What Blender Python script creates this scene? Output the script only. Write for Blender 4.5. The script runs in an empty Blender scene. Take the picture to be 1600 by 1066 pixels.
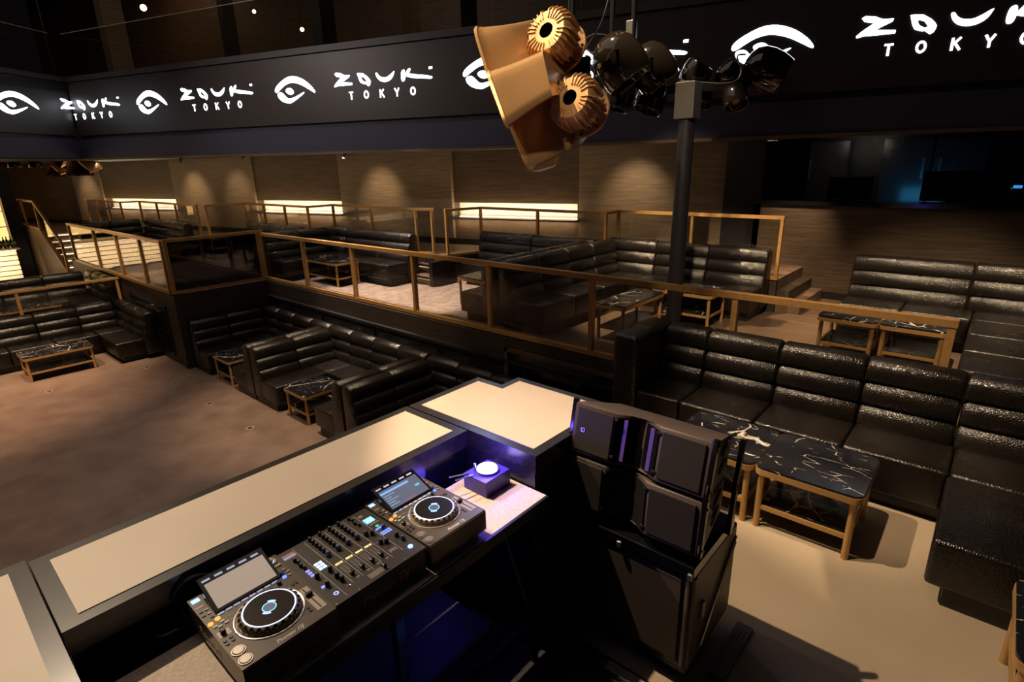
import bpy, bmesh, math, random
from mathutils import Vector, Matrix
from mathutils.geometry import tessellate_polygon
random.seed(7)
R = math.radians
SC = bpy.context.scene
COL = SC.collection
# ------------------------------------------------------------------ camera
F_PX = 864.68
def _cam_axes():
    a = R(311.377); p = R(17.578); r = R(-1.318)
    cy, sy, cp, sp = -math.sin(a), math.cos(a), math.cos(p), math.sin(p)
    fw = Vector((cy*cp, sy*cp, -sp)); rt = fw.cross(Vector((0, 0, 1))).normalized(); up = rt.cross(fw)
    return fw, math.cos(r)*rt + math.sin(r)*up, -math.sin(r)*rt + math.cos(r)*up
FW, RT, UP = _cam_axes()
cam = bpy.data.cameras.new('camera'); camo = bpy.data.objects.new('camera', cam); COL.objects.link(camo)
m = Matrix((RT, UP, -FW)).transposed().to_4x4(); camo.matrix_world = m
cam.sensor_width = 36; cam.lens = F_PX/1600*36; cam.clip_start = .05; cam.clip_end = 200
SC.camera = camo
# world
w = bpy.data.worlds.new('world'); SC.world = w; w.use_nodes = True
w.node_tree.nodes['Background'].inputs[0].default_value = (.06, .045, .05, 1)
w.node_tree.nodes['Background'].inputs[1].default_value = .04
SC.view_settings.view_transform = 'Standard'; SC.view_settings.look = 'None'
SC.view_settings.exposure = 0; SC.view_settings.gamma = 1; SC.view_settings.use_curve_mapping = False
SC.cycles.use_denoising = True
SC.cycles.sample_clamp_indirect = 3
SC.cycles.max_bounces = 6; SC.cycles.transparent_max_bounces = 16
WARM = (1, .73, .45)
def spot(name, loc, aim, power, size=40, blend=.5, col=WARM, rad=.08):
    l = bpy.data.lights.new(name, 'SPOT'); l.energy = power; l.spot_size = R(size); l.spot_blend = blend
    l.color = col; l.shadow_soft_size = rad
    o = bpy.data.objects.new(name, l); COL.objects.link(o); o.location = loc
    o.rotation_euler = (Vector(aim)-Vector(loc)).to_track_quat('-Z', 'Y').to_euler(); return o
def area(name, loc, aim, power, sx, sy, col=WARM, up='Y'):
    l = bpy.data.lights.new(name, 'AREA'); l.energy = power; l.shape = 'RECTANGLE'; l.size = sx; l.size_y = sy; l.color = col
    o = bpy.data.objects.new(name, l); COL.objects.link(o); o.location = loc
    o.rotation_euler = (Vector(aim)-Vector(loc)).to_track_quat('-Z', up).to_euler(); return o
spot('stage_key', (1.1, 5.1, 6.2), (3.1, .5, -2.4), 3600, 25, .3, (1, .74, .48), .05)
spot('table_key', (3.2, 7.4, 5.6), (4.75, .3, -2.1), 3800, 17, .5, (1, .74, .48), .06)
spot('sofa_key', (1.6, 2.2, 6.2), (4.9, .9, -1.9), 2400, 20, .6, (1, .72, .46), .05)
spot('booth_key', (.3, 7.6, 4.8), (.45, 1.8, -1.4), 2100, 30, .5, (1, .78, .54), .08)
spot('booth_side', (2.2, 8.2, 5.2), (2.2, 2.0, -1.4), 130, 15, .5, (1, .78, .54), .08)
spot('floor_key', (-.8, 11, 6.5), (.2, 12.9, -3.78), 6800, 38, 1, (1, .64, .40), .1)
spot('floor_near', (0, 8, 6.5), (1.0, 8.5, -3.78), 1100, 55, 1, (1, .76, .62), .2)
spot('lower_bench', (3.4, 6.6, 6.2), (4.6, 8.0, -3.4), 3600, 34, .7, WARM, .06)
spot('left_bench', (2.0, 11.5, 6.2), (1.6, 15.2, -3.2), 3600, 38, .7, WARM, .06)
spot('lounge_key', (5.4, 5.0, 6.4), (8.2, 3.4, -2.2), 6500, 28, .5, WARM, .06)
spot('carpet_key', (5.2, 9.5, 6.4), (6.5, 8.4, -2.27), 8000, 26, .4, (1, .78, .64), .06)
spot('carpet_far', (4.6, 11.5, 6.2), (6.1, 10.2, -2.27), 2500, 26, .5, (1, .78, .64), .06)
spot('far_key', (3.5, 13.5, 6.4), (4.7, 15.0, -2.27), 2600, 27, .6, WARM, .08)
spot('right_key', (5.6, 1.6, 6.4), (7.9, .2, -2.2), 5500, 28, .5, WARM, .06)
spot('lounge_front', (.6, 1.0, 5.2), (8.6, 3.6, -1.8), 5200, 20, .6, WARM, .05)
spot('right_front', (1.8, -2.2, 5.2), (8.8, .4, -1.8), 3600, 20, .6, WARM, .05)
spot('fascia_fill', (.5, 13.0, 3.4), (6.6, 11.6, 1.2), 420, 75, 1, (1, .86, .80), .03)  # added fill to brighten the balcony front, no fixture modelled for it
spot('horn_key', (1.0, 1.6, 3.0), (3.4, 2.8, .5), 290, 32, .6, (1, .74, .46), .1)
spot('horn_cool', (5.2, 5.2, 1.6), (3.6, 2.8, .4), 90, 40, .6, (.45, .5, 1), .2)
area('hall_fill', (2, 8, 8.5), (2, 8, -3), 150, 9, 10, (1, .80, .68))
area('hall_fill_left', (1, 16, 7.5), (1, 16, -3), 110, 6, 8, (1, .74, .55))
# ------------------------------------------------------------------ pixel helpers (rays from the camera onto real planes)
def ray(x, y): return FW*F_PX + RT*(x-800) + UP*(533-y)
def onz(x, y, z): d = ray(x, y); return d*(z/d.z)
def onx(x, y, X): d = ray(x, y); return d*(X/d.x)
def ony(x, y, Y): d = ray(x, y); return d*(Y/d.y)
def dep(x, y, D): return ray(x, y)/F_PX*D
# ------------------------------------------------------------------ materials
MATS = {}
def nmat(name):
    mt = bpy.data.materials.new(name); mt.use_nodes = True; nt = mt.node_tree
    return mt, nt, nt.nodes['Principled BSDF']
def pm(name, col, rough=.5, metal=0, bump=0, bscale=60, noise=0, nscale=8, emit=None, estr=0, coat=0, spec=.5, stretch=None, col2=None, detail=4):
    if name in MATS: return MATS[name]
    mt, nt, b = nmat(name); N = nt.nodes.new; L = nt.links.new
    b.inputs['Base Color'].default_value = (*col, 1); b.inputs['Roughness'].default_value = rough
    b.inputs['Metallic'].default_value = metal; b.inputs['Coat Weight'].default_value = coat
    b.inputs['Specular IOR Level'].default_value = spec
    tc = N('ShaderNodeTexCoord'); mp = N('ShaderNodeMapping'); L(tc.outputs['Object'], mp.inputs[0])
    if stretch: mp.inputs['Scale'].default_value = stretch
    if noise or col2:
        n = N('ShaderNodeTexNoise'); n.inputs['Scale'].default_value = nscale; n.inputs['Detail'].default_value = detail
        L(mp.outputs[0], n.inputs['Vector'])
        cr = N('ShaderNodeValToRGB'); cr.color_ramp.elements[0].position = .3; cr.color_ramp.elements[1].position = .7
        c2 = col2 or tuple(min(1, c*(1+noise)) for c in col); c1 = col if col2 else tuple(c*(1-noise) for c in col)
        cr.color_ramp.elements[0].color = (*c1, 1); cr.color_ramp.elements[1].color = (*c2, 1)
        L(n.outputs['Fac'], cr.inputs[0]); L(cr.outputs[0], b.inputs['Base Color'])
    if bump:
        n2 = N('ShaderNodeTexNoise'); n2.inputs['Scale'].default_value = bscale; n2.inputs['Detail'].default_value = 3
        L(mp.outputs[0], n2.inputs['Vector'])
        bp = N('ShaderNodeBump'); bp.inputs['Strength'].default_value = bump; bp.inputs['Distance'].default_value = .25/bscale
        L(n2.outputs['Fac'], bp.inputs['Height']); L(bp.outputs[0], b.inputs['Normal'])
    if emit:
        b.inputs['Emission Color'].default_value = (*emit, 1); b.inputs['Emission Strength'].default_value = estr
    MATS[name] = mt; return mt
def emi(name, col, s): return pm(name, (0, 0, 0), .5, emit=col, estr=s)
def leather(name, col, rough):
    mt, nt, b = nmat(name); N = nt.nodes.new; L = nt.links.new
    b.inputs['Base Color'].default_value = (*col, 1); b.inputs['Specular IOR Level'].default_value = .55
    tc = N('ShaderNodeTexCoord'); v = N('ShaderNodeTexVoronoi'); v.inputs['Scale'].default_value = 60; v.feature = 'DISTANCE_TO_EDGE'
    nz = N('ShaderNodeTexNoise'); nz.inputs['Scale'].default_value = 3
    L(tc.outputs['Object'], v.inputs['Vector']); L(tc.outputs['Object'], nz.inputs['Vector'])
    mr = N('ShaderNodeMapRange'); mr.inputs[2].default_value = .2; mr.inputs[1].default_value = 0; mr.inputs[2].default_value = .25
    L(v.outputs['Distance'], mr.inputs[0])
    bp = N('ShaderNodeBump'); bp.inputs['Strength'].default_value = .35; bp.inputs['Distance'].default_value = .004
    L(mr.outputs[0], bp.inputs['Height'])
    b2 = N('ShaderNodeBump'); b2.inputs['Strength'].default_value = .25; b2.inputs['Distance'].default_value = .03
    L(nz.outputs['Fac'], b2.inputs['Height']); L(bp.outputs[0], b2.inputs['Normal']); L(b2.outputs[0], b.inputs['Normal'])
    rr = N('ShaderNodeMapRange'); rr.inputs[3].default_value = rough-.08; rr.inputs[4].default_value = rough+.12
    L(nz.outputs['Fac'], rr.inputs[0]); L(rr.outputs[0], b.inputs['Roughness'])
    return mt
LEA = leather('black_leather', (.0065, .0048, .0035), .27)
def marble():
    mt, nt, b = nmat('black_marble'); N = nt.nodes.new; L = nt.links.new
    tc0 = N('ShaderNodeTexCoord'); oi = N('ShaderNodeObjectInfo'); sc_ = N('ShaderNodeVectorMath'); sc_.operation = 'SCALE'; sc_.inputs['Scale'].default_value = 1.37
    L(oi.outputs['Location'], sc_.inputs[0]); tc = N('ShaderNodeVectorMath'); tc.operation = 'ADD'; L(tc0.outputs['Object'], tc.inputs[0]); L(sc_.outputs[0], tc.inputs[1])
    d = N('ShaderNodeTexNoise'); d.inputs['Scale'].default_value = 2.6; d.inputs['Detail'].default_value = 6
    L(tc.outputs[0], d.inputs['Vector'])
    mx = N('ShaderNodeMixRGB'); mx.inputs[0].default_value = .22; L(tc.outputs[0], mx.inputs[1]); L(d.outputs['Color'], mx.inputs[2])
    out = None
    for sc, wd, st in ((1.7, .018, (1, 1.7, 1)), (5.5, .016, (2.4, .7, 1))):
        mp = N('ShaderNodeMapping'); mp.inputs['Scale'].default_value = st; mp.inputs['Rotation'].default_value = (.2, .3, .6)
        v = N('ShaderNodeTexVoronoi'); v.feature = 'DISTANCE_TO_EDGE'; v.inputs['Scale'].default_value = sc
        L(mx.outputs[0], mp.inputs[0]); L(mp.outputs[0], v.inputs['Vector'])
        r = N('ShaderNodeMapRange'); r.inputs[1].default_value = 0; r.inputs[2].default_value = wd; r.inputs[3].default_value = 1; r.inputs[4].default_value = 0
        L(v.outputs['Distance'], r.inputs[0])
        n = N('ShaderNodeTexNoise'); n.inputs['Scale'].default_value = sc*1.7; L(tc.outputs[0], n.inputs['Vector'])
        r2 = N('ShaderNodeMapRange'); r2.inputs[1].default_value = .49; r2.inputs[2].default_value = .57; L(n.outputs['Fac'], r2.inputs[0])
        mu = N('ShaderNodeMath'); mu.operation = 'MULTIPLY'; L(r.outputs[0], mu.inputs[0]); L(r2.outputs[0], mu.inputs[1])
        if out is None: out = mu
        else:
            a = N('ShaderNodeMath'); a.operation = 'MAXIMUM'; L(out.outputs[0], a.inputs[0]); L(mu.outputs[0], a.inputs[1]); out = a
    c = N('ShaderNodeMixRGB'); c.inputs[1].default_value = (.008, .009, .013, 1); c.inputs[2].default_value = (.75, .70, .62, 1)
    L(out.outputs[0], c.inputs[0]); L(c.outputs[0], b.inputs['Base Color']); b.inputs['Roughness'].default_value = .16
    return mt
MAR = marble()
def glass(name, tint, refl=1.0):
    mt = bpy.data.materials.new(name); mt.use_nodes = True; nt = mt.node_tree; nt.nodes.clear(); N = nt.nodes.new; L = nt.links.new
    o = N('ShaderNodeOutputMaterial'); mx = N('ShaderNodeMixShader'); t = N('ShaderNodeBsdfTransparent'); g = N('ShaderNodeBsdfGlossy')
    t.inputs[0].default_value = (*tint, 1); g.inputs['Roughness'].default_value = .01; g.inputs[0].default_value = (refl, refl, refl, 1)
    gm = N('ShaderNodeNewGeometry'); dp = N('ShaderNodeVectorMath'); dp.operation = 'DOT_PRODUCT'
    L(gm.outputs['Incoming'], dp.inputs[0]); L(gm.outputs['Normal'], dp.inputs[1])
    def mth(op, a, b=None):
        q = N('ShaderNodeMath'); q.operation = op
        for i, v in enumerate((a, b)):
            if v is None: continue
            if isinstance(v, (int, float)): q.inputs[i].default_value = v
            else: L(v, q.inputs[i])
        return q.outputs[0]
    sch = mth('ADD', mth('MULTIPLY', mth('POWER', mth('SUBTRACT', 1, mth('ABSOLUTE', dp.outputs['Value'])), 5), .95), .035)
    L(sch, mx.inputs[0]); L(t.outputs[0], mx.inputs[1]); L(g.outputs[0], mx.inputs[2]); L(mx.outputs[0], o.inputs[0]); return mt
GLA = glass('clear_glass', (.88, .88, .86)); GLAD = glass('smoked_glass', (.16, .16, .18)); GLAB = glass('dark_booth_glass', (.4, .45, .5))
def wood(name, c1, c2, rough=.5, axis=2, s=14):
    st = [1, 1, 1]; st = [.6, .6, .6]; st[axis] = 9
    return pm(name, c1, rough, bump=.15, bscale=s, col2=c2, nscale=s*.22, stretch=tuple(st), detail=8, spec=.35)
BRZ = pm('bronze_rail', (.42, .235, .080), .40, .35, noise=.12, nscale=20)
BRZ2 = pm('bronze_horn', (.56, .33, .15), .36, .5, noise=.06, nscale=4)
TBZ = pm('table_bronze', (.46, .27, .10), .38, .4)
WOODW = wood('wall_oak', (.045, .030, .018), (.088, .060, .037))
WOODP = wood('pilaster_oak', (.13, .094, .060), (.21, .155, .10))
WOODD = wood('dark_wood', (.022, .016, .012), (.042, .031, .023))
WOODF = wood('lounge_floor_oak', (.085, .055, .038), (.15, .10, .068), .35, axis=0, s=8)
BLK = pm('black_paint', (.008, .008, .009), .45)
BLKG = pm('black_gloss', (.006, .006, .007), .12)
FRM = pm('counter_frame', (.020, .018, .017), .26, noise=.3, nscale=30)
CRM = pm('counter_cream', (.67, .55, .43), .5, noise=.04, nscale=3)
SHF = pm('shelf_beige', (.66, .54, .43), .8, bump=.1, bscale=200, noise=.14, nscale=90)
FLR = pm('dance_floor_vinyl', (.15, .10, .075), .42, bump=.05, bscale=90, col2=(.22, .155, .12), nscale=3, detail=9)
STG = pm('stage_floor', (.33, .26, .18), .5, bump=.04, bscale=30, col2=(.40, .325, .235), nscale=1.4, detail=9)
CPT = pm('carpet', (.17, .125, .10), .95, bump=.6, bscale=300, col2=(.33, .26, .22), nscale=9, detail=9)
SPK = pm('speaker_paint', (.085, .060, .047), .5, bump=.35, bscale=260)
GRL = pm('speaker_grille', (.020, .015, .011), .75, bump=.3, bscale=420)
STL = pm('steel', (.5, .5, .5), .3, .9)
DKM = pm('dark_metal', (.02, .02, .022), .3, .5)
SCRN = pm('screen_face', (.040, .034, .033), .45, bump=.05, bscale=200)
BEAM = pm('balcony_beam', (.040, .044, .085), .6)
LOGO = emi('logo_white', (.86, .92, 1), 5.5)
STRIP = emi('led_warm_strip', (1, .84, .62), 4)
# ------------------------------------------------------------------ object helpers
def mk(name, bm, mat, parent=None, loc=None, smooth=False):
    me = bpy.data.meshes.new(name); bmesh.ops.recalc_face_normals(bm, faces=bm.faces); bm.to_mesh(me); bm.free()
    if isinstance(mat, (list, tuple)):
        for q in mat: me.materials.append(q)
    else: me.materials.append(mat)
    if smooth:
        me.polygons.foreach_set('use_smooth', [True]*len(me.polygons)); me.set_sharp_from_angle(angle=R(42))
    o = bpy.data.objects.new(name, me); COL.objects.link(o)
    if parent is not None:
        o.parent = parent
        if loc is not None: o.location = loc
        elif parent.get('_w'): o.location = -Vector(parent.location)
    elif loc is not None: o.location = loc
    return o
def thing(name, label, cat, loc=(0, 0, 0), rz=0, group=None, world=True):
    """Empty root; with world=True the parts' meshes are given in world coordinates"""
    o = bpy.data.objects.new(name, None); COL.objects.link(o); o.empty_display_size = .1
    o.location = loc; o.rotation_euler = (0, 0, rz); o['label'] = label; o['category'] = cat
    if group: o['group'] = group
    if world: o['_w'] = 1
    return o
def tag(o, label, cat, group=None):
    o['label'] = label; o['category'] = cat
    if group: o['group'] = group
    return o
def struct(name, bm, mat, smooth=False):
    o = mk(name, bm, mat, smooth=smooth); o['kind'] = 'structure'; return o
def box(bm, a, b, bev=0, seg=2, M=None, mi=0):
    x0, y0, z0 = a; x1, y1, z1 = b
    vs = [bm.verts.new(p) for p in ((x0, y0, z0), (x1, y0, z0), (x1, y1, z0), (x0, y1, z0), (x0, y0, z1), (x1, y0, z1), (x1, y1, z1), (x0, y1, z1))]
    fs = [bm.faces.new([vs[i] for i in f]) for f in ((0, 3, 2, 1), (4, 5, 6, 7), (0, 1, 5, 4), (1, 2, 6, 5), (2, 3, 7, 6), (3, 0, 4, 7))]
    for f in fs: f.material_index = mi
    if bev:
        es = list({e for f in fs for e in f.edges})
        r = bmesh.ops.bevel(bm, geom=es, offset=bev, segments=seg, affect='EDGES', profile=.5)
        vs = list({v for f in r['faces'] for v in f.verts} | {v for v in vs if v.is_valid})
        for f in r['faces']: f.material_index = mi
    if M is not None:
        for v in vs: v.co = M @ v.co
    return bm
def B(a, b, bev=0, seg=2): return box(bmesh.new(), a, b, bev, seg)
def prism(bm, pts, z0, z1, mi=0):
    lo = [bm.verts.new((p[0], p[1], z0)) for p in pts]; hi = [bm.verts.new((p[0], p[1], z1)) for p in pts]
    n = len(pts); bm.faces.new(lo[::-1]).material_index = mi; bm.faces.new(hi).material_index = mi
    for i in range(n): bm.faces.new((lo[i], lo[(i+1) % n], hi[(i+1) % n], hi[i])).material_index = mi
    return bm
def rrect(x0, y0, x1, y1, r, n=5):
    o = []
    for cx, cy, a in ((x1-r, y1-r, 0), (x0+r, y1-r, 90), (x0+r, y0+r, 180), (x1-r, y0+r, 270)):
        for i in range(n+1): t = R(a+90*i/n); o.append((cx+r*math.cos(t), cy+r*math.sin(t)))
    return o
def cyl(bm, p, q, r0, r1=None, n=16, caps=True):
    p, q = Vector(p), Vector(q); r1 = r0 if r1 is None else r1; d = (q-p).normalized()
    u = d.orthogonal().normalized(); v = d.cross(u)
    a = [bm.verts.new(p+(u*math.cos(2*math.pi*i/n)+v*math.sin(2*math.pi*i/n))*r0) for i in range(n)]
    b = [bm.verts.new(q+(u*math.cos(2*math.pi*i/n)+v*math.sin(2*math.pi*i/n))*r1) for i in range(n)]
    for i in range(n): bm.faces.new((a[i], a[(i+1) % n], b[(i+1) % n], b[i]))
    if caps: bm.faces.new(a[::-1]); bm.faces.new(b)
    return bm
def loft(bm, rings, cap0=True, cap1=True):
    vs = [[bm.verts.new(p) for p in r] for r in rings]; n = len(rings[0])
    for a, b in zip(vs, vs[1:]):
        for i in range(n): bm.faces.new((a[i], a[(i+1) % n], b[(i+1) % n], b[i]))
    if cap0: bm.faces.new(vs[0][::-1])
    if cap1: bm.faces.new(vs[-1])
    return bm
def lathe(bm, prof, n=32, M=None, cap0=False, cap1=False):
    rings = [[Vector((r*math.cos(2*math.pi*i/n), r*math.sin(2*math.pi*i/n), z)) for i in range(n)] for r, z in prof]
    if M is not None: rings = [[M @ p for p in r] for r in rings]
    return loft(bm, rings, cap0, cap1)
def tube(bm, pts, r, n=8, smooth_n=0):
    pts = [Vector(p) for p in pts]
    if smooth_n:
        q = []
        P = [pts[0]]+pts+[pts[-1]]
        for i in range(1, len(P)-2):
            for k in range(smooth_n):
                t = k/smooth_n; a, b, c, d = P[i-1], P[i], P[i+1], P[i+2]
                q.append(.5*((2*b)+(c-a)*t+(2*a-5*b+4*c-d)*t*t+(3*b-a-3*c+d)*t**3))
        pts = q+[pts[-1]]
    rings = []; u = None
    for i, p in enumerate(pts):
        d = (pts[min(i+1, len(pts)-1)]-pts[max(i-1, 0)])
        d = d.normalized() if d.length > 1e-9 else Vector((0, 0, 1))
        u = (d.orthogonal() if u is None else (u-d*u.dot(d))).normalized(); v = d.cross(u)
        rings.append([p+(u*math.cos(2*math.pi*k/n)+v*math.sin(2*math.pi*k/n))*r for k in range(n)])
    return loft(bm, rings)
def beam(bm, p, q, wd, ht, up=(0, 0, 1)):
    """rectangular bar from p to q, top-centre line along p-q shifted so p,q is the bar's axis"""
    p, q = Vector(p), Vector(q); d = (q-p).normalized(); u = Vector(up)
    s = d.cross(u).normalized(); u = s.cross(d)
    r = lambda c: [c+s*wd/2+u*ht/2, c-s*wd/2+u*ht/2, c-s*wd/2-u*ht/2, c+s*wd/2-u*ht/2]
    return loft(bm, [r(p), r(q)])
def axisM(p, d, up=(0, 0, 1)):
    z = Vector(d).normalized(); x = Vector(up).cross(z)
    x = x.normalized() if x.length > 1e-4 else z.orthogonal().normalized(); y = z.cross(x)
    return Matrix.Translation(Vector(p)) @ Matrix((x, y, z)).transposed().to_4x4()
def text(name, s, size, M, mat, parent, shear=0, bold=0, align='LEFT'):
    c = bpy.data.curves.new(name, 'FONT'); c.body = s; c.size = size; c.shear = shear; c.extrude = .0004; c.offset = bold; c.align_x = align
    t = bpy.data.objects.new('tmp', c); COL.objects.link(t); bpy.context.view_layer.update()
    me = bpy.data.meshes.new_from_object(t.evaluated_get(bpy.context.evaluated_depsgraph_get())); bpy.data.objects.remove(t)
    me.transform(M); me.materials.clear(); me.materials.append(mat); me.name = name
    o = bpy.data.objects.new(name, me); COL.objects.link(o)
    if parent is not None:
        o.parent = parent
        if parent.get('_w'): o.location = -Vector(parent.location)
    return o
# ------------------------------------------------------------------ levels
ZD, ZS, ZP, ZW, ZT = -3.78, -2.60, -2.27, -1.76, -3.27   # dance floor, stage, lounge platform, rear walkway, left tier
XR = 5.5                                                  # railing line of the lounge platform
# floors
struct('floor', B((-9, -6, ZD-.2), (5.6, 16.2, ZD)), FLR)
struct('floor_stage', B((2.12, -6, ZD-.05), (5.43, 2.78, ZS)), STG)
struct('floor_booth', B((-3, -6, ZD-.05), (2.12, 2.44, ZS)), pm('booth_floor_black', (.012, .012, .018), .6))
bm = bmesh.new(); box(bm, (5.52, -6, ZD), (11.5, 5.3, ZP)); struct('floor_lounge', bm, WOODF)
bm = bmesh.new(); box(bm, (5.52, 5.3, ZD), (9.5, 11.92, ZP)); box(bm, (3.62, 11.92, ZD), (9.5, 19.9, ZP)); struct('floor_carpet', bm, CPT)
# walkway behind the rails (steps up from the platform)
PW = [(8.98, 2.45), (8.98, 5.25), (8.55, 5.25), (8.55, 8.3), (7.75, 8.5), (7.75, 9.0), (7.66, 9.1), (7.66, 12.5), (7.0, 12.5), (7.0, 15.9), (6.0, 15.9), (6.0, 21), (5.4, 21), (5.4, 30), (3.62, 30)]
WD = Vector((-math.sin(R(13)), math.cos(R(13)), 0)); WN = Vector((-math.cos(R(13)), -math.sin(R(13)), 0)); W0 = Vector((9.43, 9.13, 0))
def wall(u, off=0, z=0): p = W0+WD*u+WN*off; return Vector((p.x, p.y, z))
a = wall(-7, -.3); b_ = wall(23, -.3)
bm = bmesh.new(); prism(bm, [(8.98, 2.45), (8.98, 5.25), (8.55, 5.25), (8.55, 8.3), (7.75, 8.5), (7.75, 9.0), (7.66, 9.1), (7.66, 12.5), (7.0, 12.5), (7.0, 15.9), (6.0, 15.9), (6.0, 21), (5.4, 21), (5.4, 23.05), (3.62, 23.05), (3.62, 31), (b_.x, b_.y), (a.x, 2.45)], ZD, ZW); struct('floor_walkway', bm, WOODF)
# kerb wall below the walkway edge
bm = bmesh.new()
for p, q in zip(PW[:-3], PW[1:-2]):
    if p == (7.75, 8.5): continue
    beam(bm, (p[0], p[1], (ZP+ZW)/2), (q[0], q[1], (ZP+ZW)/2), .06, ZW-ZP+.01)
struct('trim_1', bm, WOODD)
# two lit steps
for k, (xa, zz) in enumerate(((7.15, ZP+.17), (7.45, ZP+.34))):
    st = thing('step', ('lower' if k == 0 else 'upper')+' lit step between the carpet lounge and the rear walkway', 'step', (xa, 8.8, ZP))
    mk('tread', B((xa-.02, 8.42, zz-.03), (7.74, 9.25, zz)), WOODF, st)
    mk('nosing', B((xa-.035, 8.42, zz-.035), (xa+.02, 9.25, zz-.028+.035)), BLK, st)
    mk('riser', B((xa+.03, 8.42, ZP), (7.72, 9.25, zz-.03)), WOODP, st)
    mk('led_strip', B((xa+.012, 8.45, zz-.05), (xa+.026, 9.22, zz-.038)), emi('step_led', (1, .7, .4), 6), st)
bm = B((7.1, 8.3, ZP), (7.72, 8.4, ZW-.02)); tag(mk('half_wall', bm, DKM), 'low black half wall beside the two lit steps', 'wall')
# platform retaining wall under the long rail, and the jut-out at the far end
bm = bmesh.new(); box(bm, (XR-.06, 2.78, ZD), (XR+.05, 11.9, ZP+.0)); struct('wall_platform', bm, WOODD)
bm = bmesh.new(); box(bm, (XR-.12, 2.80, ZP-.34), (XR-.05, 11.9, ZP-.30)); 
for y in (2.95, 4.6, 6.3, 8.0, 9.7): box(bm, (XR-.085, y, -3.2), (XR-.055, y+1.6, ZP-.42), .004)
struct('trim_2', bm, BLK)
bm = bmesh.new(); box(bm, (3.6, 11.9, ZD), (5.5, 11.98, ZP)); box(bm, (3.6, 11.9, ZD), (3.68, 19.68, ZP)); box(bm, (3.58, 11.88, ZD), (3.72, 12.02, ZP)); struct('wall_jut', bm, WOODD)
ap = thing('access_panel', 'framed dark access hatch with louvre grille in the wall below the far rail', 'panel', (3.59, 13.6, ZD))
fr = bmesh.new()
for a_, b2 in (((12.5, -2.62), (14.75, -2.57)), ((12.5, -3.62), (14.75, -3.57)), ((12.5, -3.62), (12.55, -2.57)), ((14.7, -3.62), (14.75, -2.57))): box(fr, (3.575, a_[0], a_[1]), (3.6, b2[0], b2[1]))
mk('frame', fr, DKM, ap); mk('door', B((3.575, 12.55, -3.57), (3.598, 14.7, -2.62)), BLKG, ap)
g_ = bmesh.new()
for k in range(9): box(g_, (3.56, 12.65, -3.52+k*.045), (3.578, 13.35, -3.50+k*.045))
mk('grille', g_, DKM, ap)
# black framed panel on the wall behind the corner bench
fp = thing('framed_panel', 'glossy black framed panel on the wall left of the big stage sofa', 'panel', (5.4, 3.9, -2.8))
mk('pane', B((5.415, 3.02, -2.95), (5.43, 4.85, -2.45)), BLKG, fp)
fr = bmesh.new()
box(fr, (5.39, 2.97, -2.45), (5.43, 4.9, -2.40)); box(fr, (5.39, 2.95, -3.0), (5.43, 3.02, -2.40)); box(fr, (5.39, 4.85, -3.0), (5.43, 4.9, -2.40))
mk('frame', fr, pm('panel_frame', (.09, .06, .045), .35, .3), fp)
# left tier
struct('floor_tier', B((-9, 15.4, ZD-.1), (3.6, 31, ZT)), CPT)
struct('wall_tier', B((-9, 15.36, ZD), (3.6, 15.46, ZT)), WOODD)
# ------------------------------------------------------------------ back wall: panels with lit niches and pale pilasters
def wprism(bm, u0, u1, o0, o1, z0, z1, mi=0): return prism(bm, [tuple(wall(u0, o0)[:2]), tuple(wall(u1, o0)[:2]), tuple(wall(u1, o1)[:2]), tuple(wall(u0, o1)[:2])], z0, z1, mi)
bm = bmesh.new(); wprism(bm, -6.2, 23, -.4, -.22, ZD, .7)
wprism(bm, -6.2, 23, -.24, 0, ZW, -1.14)
for u0, u1 in ((-6.2, -2.35), (.76, 1.68), (1.68, 4.32), (7.67, 11.6), (15.75, 23)): wprism(bm, u0, u1, -.24, 0, -1.14, -.80)
wprism(bm, -6.2, 23, -.24, 0, -.80, .7)
struct('wall_back', bm, WOODW)
bm = bmesh.new()
for u0, u1, o in ((-5.27, -2.38, .012), (.76, 1.66, .10), (1.70, 4.32, .03), (7.67, 8.96, .06), (9.0, 11.56, .03), (15.75, 17.6, .05)): wprism(bm, u0, u1, -.01, o, ZW+.14, .7)
struct('wall_pilasters', bm, WOODP)
bm = bmesh.new(); wprism(bm, -5.2, 23, 0, .11, ZW, ZW+.14); struct('baseboard_back', bm, BLK)
for k, (u0, u1) in enumerate(((-2.35, .76), (4.32, 7.67), (11.6, 15.75))):
    nm = ('right-hand wall niche near the pole', 'middle wall niche behind the rails', 'far left wall niche above the lounge sofas')[k]
    t = thing('wall_shelf', 'long warm lit shelf ledge in the '+nm, 'shelf', wall(u0, 0, -1.16))
    mk('ledge', wprism(bmesh.new(), u0, u1, -.2, .16, -1.17, -1.135), pm('ledge_metal', (.25, .2, .15), .3, .5), t)
    mk('led_strip', wprism(bmesh.new(), u0+.03, u1-.03, -.19, -.15, -1.134, -1.12), STRIP, t)
    mk('back_panel', wprism(bmesh.new(), u0+.01, u1-.01, -.22, -.205, -1.13, -.81), pm('niche_cream', (.8, .70, .56), .6), t)
    c = wall((u0+u1)/2, -.08, -1.10); area('niche_light', c, c+Vector((0, 0, 1))+WN*.12, 4.5*(u1-u0), u1-u0-.1, .05, (1, .86, .66), up='Y').rotation_euler = (R(180), 0, R(103))
    c3_ = wall((u0+u1)/2, .12, -1.18); area('niche_under', c3_, c3_, 7*(u1-u0), u1-u0-.1, .04, (1, .70, .42)).rotation_euler = (R(-12), 0, R(103))
    c2 = wall((u0+u1)/2, .14, -1.12); area('niche_wash', c2, c2, 7*(u1-u0), u1-u0-.1, .03, (1, .68, .38)).rotation_euler = (R(180), 0, R(103))
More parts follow.
